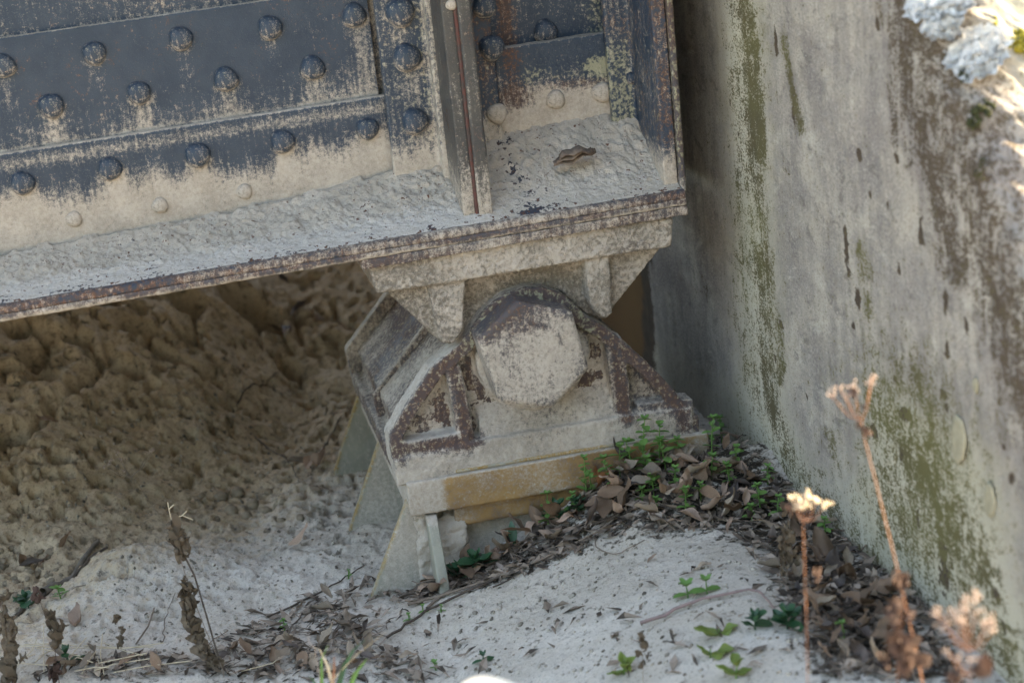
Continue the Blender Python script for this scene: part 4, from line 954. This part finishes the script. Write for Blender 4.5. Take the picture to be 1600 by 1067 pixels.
for (x, y, h, nl, sz, lab) in [
    (852, 775, .060, 5, .012, 'slim green seedling leftmost of those before the ochre base plate'),
    (916, 768, .072, 6, .013, 'slender green seedling before the middle of the ochre base plate'),
    (925, 775, .040, 4, .012, 'low green seedling at the foot of the slender middle one'),
    (968, 735, .050, 4, .016, 'leafy green seedling spreading left of the tallest seedlings'),
    (985, 705, .055, 5, .015, 'green seedling in front of the right part of the base plate, left of the tallest'),
    (1005, 725, .085, 7, .016, 'tallest bright green seedling rising over the right part of the base plate'),
    (1030, 715, .070, 6, .015, 'bright green seedling just right of the tallest one'),
    (1040, 735, .050, 5, .016, 'broad leaved green seedling below the two tallest ones'),
    (1012, 745, .030, 4, .015, 'low spreading seedling under the tallest one'),
    (950, 742, .045, 5, .014, 'green seedling just left of the broad spreading one by the base plate'), (1062, 712, .038, 5, .014, 'green seedling right of the tallest pair, before the base plate'),
    (895, 790, .030, 4, .012, 'small light green seedling beside the dark rounded leaves'), 
    (1140, 755, .034, 4, .014, 'green seedling in the brown leaves midway between base plate end and wall'), (1095, 780, .026, 4, .013, 'small seedling above the upright one near the mound edge'), (1215, 805, .030, 4, .012, 'green seedling against the wall foot below the grey leaf'),
    (960, 775, .024, 4, .013, 'small seedling among pale leaves left of the bushy one'), (1055, 760, .030, 4, .014, 'seedling with paired leaves a little below the tallest pair'),
    (1022, 778, .028, 4, .014, 'bushy low seedling in the middle of the leaf litter'),
    (1004, 790, .018, 3, .013, 'small flat seedling left of the bushy low one'),
    (1072, 806, .040, 5, .012, 'upright seedling standing near the back edge of the sand mound'),
    (1112, 705, .060, 5, .014, 'bright green seedling beside the end of the base plate'),
    (1128, 690, .045, 5, .013, 'green seedling in the shade between bearing and wall'),
    (1112, 745, .035, 4, .015, 'seedling with rounded leaves in the litter below the base plate end'),
    (1150, 725, .030, 4, .013, 'low seedling close to the foot of the wall, uppermost there'),
    (1188, 800, .040, 5, .012, 'seedling at the foot of the wall beside a grey leaf'),
    (1200, 760, .030, 4, .012, 'small seedling touching the foot of the wall'),
    (1175, 815, .022, 3, .012, 'low seedling lowest of those along the wall foot'),
    (1290, 845, .030, 4, .011, 'small seedling by the wall behind the sunlit flower stalk'),
    (1320, 1010, .030, 3, .009, 'yellow green sprout in the dark leaves at the lower right'),
    (1025, 800, .016, 3, .012, 'tiny seedling right at the sand mound crest'),
    (640, 975, .010, 2, .008, 'tiny seedling on the sand beside the longest root'),
    (662, 962, .012, 2, .008, 'tiny seedling above the longest root'),
    (690, 962, .010, 2, .006, 'tiny seedling just below the longest root'),
    (680, 1040, .012, 2, .010, 'tiny seedling at the bottom left of the sand mound'),
    (95, 935, .018, 3, .013, 'small seedling beside the weathered grey stick'),
    (545, 905, .014, 2, .007, 'tiny pale seedling on the dirt beneath the front gusset'),
    (445, 985, .018, 3, .007, 'tiny seedling left of the withered leaves near the grass tuft')]:
    seedling(x, y, h, lab, LG, nl, sz)
for (x, y, h, nl, sz, lab) in [(872, 795, .030, 3, .022, 'dark green rounded leaves on a short stem before the base plate'), (905, 805, .020, 3, .018, 'dark green sprig beside the palest leaf'),
                               (740, 880, .030, 4, .026, 'dark green bramble sprig with several leaves at the left end of the litter'), (715, 885, .020, 3, .020, 'lowest dark green sprig at the left end of the litter'),
                               (1230, 985, .020, 4, .022, 'blue green crumpled sprig at the right of the sand mound'), (755, 1035, .010, 1, .013, 'pair of rounded dark green leaves near the bottom of the sand'),
                               (45, 950, .018, 3, .020, 'dark green leaves beside the clods at the left'), (110, 1045, .02, 2, .018, 'dark green leaf sprig among the straws'), (1180, 985, .018, 3, .018, 'dull green sprig below the arched mauve stem')]:
    seedling(x, y, h, lab, LGD, nl, sz, stemmat=GREEN_D)
for (x, y, h, nl, sz, lab) in [(1075, 935, .016, 1, .022, 'left of two single green leaves on the sand mound'), (1105, 930, .018, 1, .018, 'right of two single green leaves on the sand mound'), (1125, 995, .010, 1, .028, 'yellowing leaf pair low on the right of the sand'),
                               (1110, 1030, .012, 1, .022, 'yellow green leaves at the lower edge of the sand'), (975, 1055, .012, 2, .020, 'yellow green sprig at the bottom of the sand mound'), (1150, 1060, .02, 2, .022, 'yellowing leafy sprig in the bottom right corner of the sand')]:
    seedling(x, y, h, lab, LGY if y > 980 else LG, nl, sz)
def big_leaf(px, py, L, rot, lab, tilt=(-.5, .1)):
    p = on_ground(px, py); o = link('green_leaf', BLM); o.location = (p[0], p[1], gz(p[0], p[1])+.018); o.scale = (L, L, L); o.rotation_euler = (tilt[0], tilt[1], rot); tag(o, lab, 'green leaf')
BLM = leaf_mesh(991, GREEN_D, 1, .42, .5, .25, .03, 10, 5)
big_leaf(735, 822, .052, -.1, 'long dark green leaf lying behind the folded pale leaf'); big_leaf(803, 845, .036, 1.4, 'single upright dark green leaf right of the folded pale leaf', (-.2, -.9))
big_leaf(768, 870, .038, .9, 'glossy dark green leaf at the left end of the litter, lower right of its cluster'); big_leaf(722, 868, .035, 2.2, 'glossy dark green leaf at the left end of the litter, lower left of its cluster')

# dried plants
def rise(px, py, depth): return EYE + ray(px, py)*depth
def gdepth(px, py):
    q = on_ground(px, min(py, 1066))-EYE; return float(q@Fw)
def dry_plant(name, path, depths, r, stem_mat, label, cat='dry plant'):
    r = r*.36
    W = np.array([rise(x, y, d) for (x, y), d in zip(path, depths)])
    g = np.array([W[0][0], W[0][1], gz(W[0][0], W[0][1])-.005])
    o = thing(name, g, label, cat); P = resample([tuple(g)]+[tuple(w) for w in W], .02)-g
    mb = MB(); mb.tube(P, np.linspace(r, r*.6, len(P)), 7); mb.build('stem', stem_mat, o); return o
def heads(o, pts, depth, mat, rad, n, spread, seed, branch_from=None, stem_mat=STEM_O):
    r_ = random.Random(seed); g = np.array(o.location)
    for (x, y) in pts:
        c_ = rise(x, y, depth)-g; mb = MB()
        for k in range(n):
            q = c_+np.array([r_.gauss(0, 1), r_.gauss(0, 1), r_.gauss(0, .5)])*spread
            mb.blob(q, rad*r_.uniform(.6, 1.2), r_.random(), 5, (1, 1, .9))
            for j in range(5):
                dv = np.array([r_.gauss(0, 1), r_.gauss(0, 1), r_.gauss(.3, 1)]); dv /= np.linalg.norm(dv); mb.tube([q, q+dv*rad*1.9], [rad*.16, rad*.05], 3)
        mb.build('flower_head', mat, o)
        if branch_from is not None:
            bp = rise(*branch_from, depth)-g; mid = (bp*.55+c_*.45)+np.array([0, 0, -.006])
            mb = MB(); mb.tube([bp, mid, c_], [.0007, .0006, .0005], 5); mb.build('branch', stem_mat, o)
def withered(o, pts, depth, mat, size, seed):
    r_ = random.Random(seed); g = np.array(o.location); W = []
    for x, y in pts:
        for k in range(2): W.append((x+r_.uniform(-4, 4), y+r_.uniform(-6, 6)))
    pts = W; size = size*.62
    for (x, y) in pts:
        c_ = rise(x, y, depth)-g
        l = link('withered_leaf', leaf_mesh(seed*50+int(x+y), mat, 1, .75, 4.0, 1.8, r_.uniform(.3, .6), 12, 7), o); l.location = c_
        s_ = size*r_.uniform(.7, 1.25); l.scale = (s_, s_, s_); l.rotation_euler = (r_.uniform(-.8, .8), 1.3+r_.uniform(-.5, .5), r_.uniform(0, 6.3))
D1 = 1.62
o = dry_plant('dry_flower_stalk', [(1262, 1085), (1260, 960), (1256, 860), (1255, 812)], [D1]*4, .0019, STEM_O, 'sunlit orange stalk with a flat cream flower cluster before the wall foot')
heads(o, [(1240, 779), (1252, 783), (1264, 776), (1276, 782), (1290, 787), (1262, 790), (1246, 790)], D1, FLUFF_S, .0019, 7, .0028, 11, (1255, 815))
withered(o, [(1275, 905), (1236, 800)], D1, WITHER_R, .022, 12)
D2 = 1.60
o = dry_plant('dry_flower_stalk', [(1446, 1085), (1425, 990), (1400, 880), (1370, 760), (1352, 690), (1345, 655)], [1.56, 1.57, 1.58, 1.6, 1.6, 1.6], .0024, STEM_O, 'tall leaning orange stalk with faded pinkish flower heads against the wall')
heads(o, [(1298, 617), (1312, 607), (1335, 612), (1333, 603), (1363, 590), (1322, 618), (1360, 600)], D2, FLUFF, .0014, 6, .0026, 13, (1346, 658))
withered(o, [(1346, 665), (1352, 678), (1335, 610), (1350, 640)], D2, WITHER_R, .014, 14); withered(o, [(1408, 915), (1400, 950), (1408, 1020)], 1.57, WITHER_R, .030, 15)
o = dry_plant('dry_flower_stalk', [(1402, 1085), (1402, 1000), (1410, 955)], [1.50]*3, .0017, STEM_O, 'short stalk with brown crumpled leaves left of the whitish flower cluster')
heads(o, [(1392, 958), (1404, 948), (1412, 962), (1398, 975)], 1.50, WITHER_R, .0030, 4, .003, 16, (1404, 990)); withered(o, [(1392, 1000), (1410, 1020), (1385, 1040), (1440, 1030)], 1.50, WITHER_R, .026, 17)
D3 = 1.38
o = dry_plant('dry_flower_stalk', [(1516, 1090), (1514, 1040), (1512, 1010)], [D3]*3, .0022, STEM_O, 'stalk with a broad whitish fluffy flower cluster at the lower right')
heads(o, [(1463, 957), (1478, 965), (1492, 958), (1505, 950), (1520, 955), (1508, 935), (1528, 930), (1540, 975), (1552, 985), (1548, 968), (1475, 975), (1500, 968)], D3, FLUFF, .0016, 7, .0032, 18, (1512, 1015))
heads(o, [(1482, 1018), (1498, 1028), (1520, 1030)], D3, FLUFF, .0016, 4, .0024, 19, (1514, 1055)); withered(o, [(1540, 1050), (1490, 1062)], D3, WITHER_R, .026, 20)
D4 = gdepth(348, 1045)-.03; DB = gdepth(272, 850)-.02; DC = gdepth(95, 1066)-.03; DD = gdepth(24, 1066)-.03; DE = gdepth(198, 1055)-.02; DF = gdepth(1005, 1062)-.02; DG = gdepth(1228, 905)-.03
o = dry_plant('withered_stalk', [(348, 1045), (322, 985), (300, 930), (284, 880), (270, 820), (268, 800)], [D4]*6, .0021, TWIG_L, 'withered stalk hung with shrivelled brown leaves on the pale dirt')
withered(o, [(272, 822), (276, 840), (282, 860), (274, 850), (290, 915), (288, 935), (296, 950), (300, 968), (304, 985), (312, 1000), (318, 1015), (328, 1030), (336, 1040), (296, 925), (308, 975)], D4, WITHER, .030, 21)
mbr = MB(); g_ = np.array(o.location)
mbr.tube([rise(x, y, D4)-g_ for x, y in [(342, 1030), (322, 960), (304, 900), (285, 862)]], [.0014]*4, 5); mbr.build('branch', TWIG, o)
for q in ([(268, 812), (264, 795), (262, 784)], [(270, 810), (285, 805), (302, 812)], [(285, 805), (292, 798)], [(264, 795), (272, 788)]):
    mbr = MB(); mbr.tube([rise(x, y, D4)-g_ for x, y in q], [.0010, .0008, .0006][:len(q)], 4); mbr.build('branch', STRAW, o)
o = dry_plant('withered_stalk', [(272, 850), (245, 800), (215, 755), (195, 735)], [DB]*4, .0009, TWIG_L, 'faint thin stalk with tiny white fluff behind the withered one')
heads(o, [(172, 722), (182, 708), (190, 718), (165, 728), (232, 706), (240, 703), (195, 735)], DB, FLUFF, .0017, 4, .0028, 22, (205, 745), TWIG_L)
o = dry_plant('withered_stalk', [(95, 1085), (85, 1010), (68, 955), (58, 925)], [DC]*4, .0018, WITHER_R, 'brown withered stalk with one hanging leaf among the straws')
withered(o, [(80, 962), (88, 985), (95, 1000)], DC, WITHER, .032, 23); withered(o, [(58, 928), (90, 1045), (80, 1055)], DC, WITHER_R, .022, 24)
o = dry_plant('withered_stalk', [(24, 1090), (18, 1040), (8, 980), (-4, 920)], [DD]*4, .0018, WITHER_R, 'dark withered stalk cut by the left edge of the picture')
withered(o, [(5, 935), (12, 960), (2, 985), (20, 1015), (14, 1040), (22, 1055), (30, 1035)], DD, WITHER, .034, 25)
o = dry_plant('withered_stalk', [(198, 1055), (190, 1020), (186, 985), (182, 965)], [DE]*4, .0012, TWIG_L, 'small grey shrivelled sprig on the pale dirt above the straws'); withered(o, [(182, 968), (186, 990), (187, 1005)], DE, WITHER, .018, 26)
o = dry_plant('withered_stalk', [(1005, 1062), (1004, 1030), (1000, 1000)], [DF]*3, .0012, TWIG_L, 'small wilted sprig standing on the lower sand mound'); withered(o, [(1002, 1000), (1008, 1012), (996, 1022), (1010, 1030), (1000, 1040)], DF, WITHER, .017, 27)
o = dry_plant('withered_stalk', [(1228, 905), (1236, 850), (1232, 800)], [DG]*3, .0022, TWIG_L, 'withered brown stalk directly behind the sunlit flower stalk'); withered(o, [(1234, 800), (1228, 850), (1238, 870), (1236, 830)], DG, WITHER, .026, 28)
print('DEPTHS', D4, DB, DC, DD, DE, DF, DG, gdepth(545, 1066), gdepth(1262, 1066), gdepth(1446, 1066), gdepth(1516,1066))
def shrivel(o, pts, depth, mat, w, seed):
    "a run of shrivelled leaf pressed along a stalk: a crumpled skin with its own thickness"
    g = np.array(o.location); P = resample([tuple(rise(x, y, depth)-g) for x, y in pts], .0035); N = len(P); r_ = random.Random(seed); mb = MB()
    for rb in range(5):
        V = []; off = np.array([r_.gauss(0, w*.35), r_.gauss(0, w*.3), 0]); ph = r_.uniform(0, 6); i0 = r_.randrange(0, max(1, N//3)); i1 = N-r_.randrange(0, max(1, N//3))
        for i in range(i0, i1):
            nz = float(noise2(i*.35, rb*7.1+seed, 3)); hw = w*(.25+1.1*float(noise2(i*.8, rb*3.3+seed, 4)))*sin(pi*(i-i0+.6)/(i1-i0+.2))**.4; a = ph+i*.16+3*nz
            dv = np.array([cos(a), .7*sin(a), .35*sin(a*1.7)]); q = P[i]+off*(.4+nz)+np.array([(nz-.5)*w*1.2, 0, 0]); nv = np.array([-sin(a), .7*cos(a), 0])
            for t_k in (-1, -.5, 0, .5, 1): V.append(q+dv*hw*t_k+nv*w*(.5*abs(t_k)**1.5+.5*(float(noise2(i*1.1+t_k*2, rb+seed, 5))-.5)))
        m = i1-i0; mb.add(V, [(k*5+l, (k+1)*5+l, (k+1)*5+l+1, k*5+l+1) for k in range(m-1) for l in range(4)])
    mb.build('withered_leaf', mat, o)
for nm, pl, dp, mt, w in (('withered stalk hung', [(271, 815), (275, 838), (284, 862), (283, 885)], D4, WITHER, .0085), ('withered stalk hung', [(285, 900), (290, 925), (297, 955), (302, 985), (312, 1010)], D4, WITHER, .0085), ('withered stalk hung', [(308, 990), (318, 1015), (334, 1032), (345, 1048)], D4, WITHER, .0095),
                          ('brown withered stalk with', [(72, 950), (82, 972), (92, 1000)], DC, WITHER, .007), ('dark withered stalk cut', [(0, 930), (10, 970), (14, 1010), (22, 1066)], DD, WITHER, .008), ('short stalk with brown', [(1398, 985), (1412, 1010), (1420, 1066)], 1.5, WITHER_R, .008), ('withered brown stalk', [(1233, 805), (1230, 850), (1228, 900)], DG, WITHER, .008)):
    for ob in COL.objects:
        if ob.parent is None and ob.get('label', '').startswith(nm): shrivel(ob, pl, dp, mt, w, int(pl[0][1])); break
# straws at the lower left
def straw(pts, label, group='pale straws at the lower left', r=.0008, mat=STRAW, lift=.012):
    W = [on_ground(x, y) for x, y in pts]; W = np.array([[w[0], w[1], gz(w[0], w[1])+lift*(1+.4*i)] for i, w in enumerate(W)]); o0 = W[0].copy()
    mb = MB(); mb.tube(W-o0, [r]*len(W), 5); o = mb.build('straw', mat); o.location = o0; tag(o, label, 'straw', group)
for q in [[(0, 1022), (90, 1030), (200, 1036), (262, 1038)], [(100, 1066), (118, 1045), (140, 1025)], [(134, 1024), (190, 1032), (245, 1038)], [(150, 1062), (180, 1055), (240, 1053)], [(165, 1020), (200, 1035), (228, 1050)], [(72, 1066), (72, 1030), (73, 1000)],
          [(130, 1066), (145, 1050), (155, 1040)], [(155, 1042), (158, 1055), (160, 1056), (235, 1052)], [(0, 1045), (40, 1055), (80, 1066)], [(60, 1025), (110, 1042), (130, 1052)], [(10, 1060), (30, 1050), (60, 1048)], [(180, 1066), (230, 1058), (300, 1060)],
          [(30, 1052), (55, 1035), (62, 1020)], [(110, 1055), (125, 1050), (150, 1058)], [(120, 1066), (150, 1062), (175, 1066)], [(40, 1020), (100, 1025), (125, 1034)], [(380, 1066), (430, 1055), (440, 1050)], [(165, 1066), (160, 1040), (165, 1018)], [(85, 1028), (70, 1045), (60, 1060)]]:
    straw(q, 'pale dry straw lying in the tangle at the lower left')
straw([(215, 1020), (235, 1000), (245, 975)], 'single grey straw leaning on the pale dirt above the tangle', None, .0014, TWIG_L)
# grass tuft
o = thing('grass_tuft', on_ground(545, 1066)-np.array([0, .01, 0]), 'green grass tuft with one yellow blade at the bottom of the picture', 'grass tuft'); o.location[2] = gz(o.location[0], o.location[1]); g_ = np.array(o.location)
def blade(pts, depth, w, mat):
    V = []; P = resample([tuple(rise(x, y, depth)-g_) for x, y in pts], .008); n = len(P)
    for i, p_ in enumerate(P):
        t = i/(n-1); ww = w*(1-t**2)+.0003; V += [p_-np.array([ww, 0, 0]), p_+np.array([0, ww*.5, 0]), p_+np.array([ww, 0, 0])]
    Q = [(i*3+j, i*3+j+1, (i+1)*3+j+1, (i+1)*3+j) for i in range(n-1) for j in range(2)]
    mb = MB(); mb.add(V, Q); mb.build('blade', mat, o)
for pts, w, mt in [([(528, 1075), (538, 1040), (552, 1015), (572, 998)], .0034, GREEN_D), ([(546, 1075), (556, 1050), (574, 1028)], .0032, GREEN), ([(503, 1070), (502, 1030), (512, 1008)], .0016, GREEN), ([(520, 1072), (512, 1040), (500, 1015), (490, 1010)], .0016, STRAW), ([(520, 1072), (522, 1045), (522, 1025)], .0014, STEM_O), ([(495, 1072), (488, 1060), (482, 1055)], .0014, GREEN_D), ([(510, 1075), (530, 1050), (560, 1020), (605, 985)], .0007, STRAW)]: blade(pts, 1.90, w, mt)
o = dry_plant('curled_straw', [(492, 1012), (484, 1005), (481, 995), (486, 990), (484, 998)], [1.91]*5, .0018, LEAF_PALE, 'white curled dry blade beside the grass tuft', 'straw')
# leaf at the bottom edge; sun glare is painted into its near-white colour
o = link('pale_leaf', leaf_mesh(777, plain('sun_white_leaf', (.82, .78, .70), (.74, .68, .58), 60, .7, .3, .2, .1), 1, .6, .3, .15, .02, 10, 5)); p = rise(702, 1094, 1.45); o.location = p; o.scale = (.062,)*3; o.rotation_euler = (.5, -.05, -.25)
tag(o, 'leaf coloured white as if sunlit at the very bottom of the sand', 'pale leaf')

# ---------------------------------------------------------------- a tree on the bank behind the wall (its shade dapples the wall top)
tx, ty = 3.2, .1
T = thing('shade_tree', (tx, ty, 1.3), 'leafy tree on the bank behind the wing wall', 'tree')
mb = MB(); mb.tube([(0, 0, -.2), (.05, .02, 1.0), (-.05, -.1, 2.2), (-.15, -.3, 3.2)], [.10, .085, .06, .03], 10)
for k in range(7):
    a = k*.9; mb.tube([(-.02, -.05, 1.0+.3*k), (.5*cos(a), .5*sin(a), 1.4+.3*k), (1.0*cos(a), 1.0*sin(a), 1.6+.3*k)], [.035, .02, .008], 6)
mb.build('trunk', BARK, T)
mb = MB(); r_ = random.Random(3)
for k in range(5200):
    cl = r_.randrange(34); rr = random.Random(cl); cx, cy, cz = rr.gauss(-.4, .62), rr.gauss(-.5, .62), 2.0+rr.gauss(0, .65)
    q = np.array([cx+r_.gauss(0, .22), cy+r_.gauss(0, .22), cz+r_.gauss(0, .18)]); a = np.array([r_.gauss(0, 1), r_.gauss(0, 1), r_.gauss(0, .6)]); a *= .04/np.linalg.norm(a); b_ = np.cross(a, [r_.gauss(0, 1), r_.gauss(0, 1), 1]); b_ *= .018/np.linalg.norm(b_)
    mb.add([q-a, q+b_, q+a, q-b_], [(0, 1, 2, 3)])
mb.build('crown', TREE_G, T, False)

# added tree belt, out of view, shaped to block low sky light
mb = MB(); r_ = random.Random(9)
for k in range(7600):
    an = r_.uniform(radians(140), radians(338)); dst = r_.uniform(11, 15); hh = (9.5 if an > radians(248) else 2.2)+(1.3*sin(an*7)+.9*sin(an*17+1))*(1 if an > radians(248) else .4)
    q = np.array([dst*cos(an), dst*sin(an), -.4+hh*r_.random()**.8])
    a = np.array([r_.gauss(0, 1), r_.gauss(0, 1), r_.gauss(0, .8)]); a *= .42/np.linalg.norm(a); b_ = np.cross(a, [r_.gauss(0, 1), r_.gauss(0, 1), 1]); b_ *= .30/np.linalg.norm(b_)
    mb.add([q-a, q+b_, q+a, q-b_], [(0, 1, 2, 3)])
tag(mb.build('light_block_trees', TREE_G, None, False), 'added unseen trees blocking low sky light in front of the bridge', 'light_block_trees', kind='stuff')

# grit lying on the sand and the pale dirt
mb = MB(); r_ = random.Random(21)
for poly, n in (([(600, 1000), (840, 890), (960, 845), (1190, 860), (1250, 960), (1280, 1060), (690, 1060)], 420), ([(60, 1040), (180, 880), (560, 800), (600, 920), (420, 1020)], 360), ([(0, 840), (100, 640), (500, 600), (540, 780)], 300)):
    for _ in range(n):
        q = on_ground(*pick(poly)); s_ = r_.uniform(.0012, .0036)*(1.6 if r_.random() < .06 else 1); mb.blob((q[0], q[1], s_*.25), s_, r_.random(), 5, (1, r_.uniform(.6, 1), .7))
zz = detail_h(np.array([v[0] for v in mb.V]), np.array([v[1] for v in mb.V])); mb.V = [(v[0], v[1], v[2]+float(d)) for v, d in zip(mb.V, zz)]
def grit_mat():
    t = NT('grit'); v = t.n('ShaderNodeTexVoronoi'); v.inputs['Scale'].default_value = 120; t.L(t.co(), v.inputs['Vector'])
    sp = t.n('ShaderNodeSeparateColor'); t.L(v.outputs['Color'], sp.inputs[0])
    return t.done(t.mix(sp.outputs[0], (.09, .075, .06), (.50, .45, .38)), .9, .2)
tag(mb.build('grit', grit_mat()), 'small grit and crumbs strewn over the sand and pale dirt', 'grit', kind='stuff')
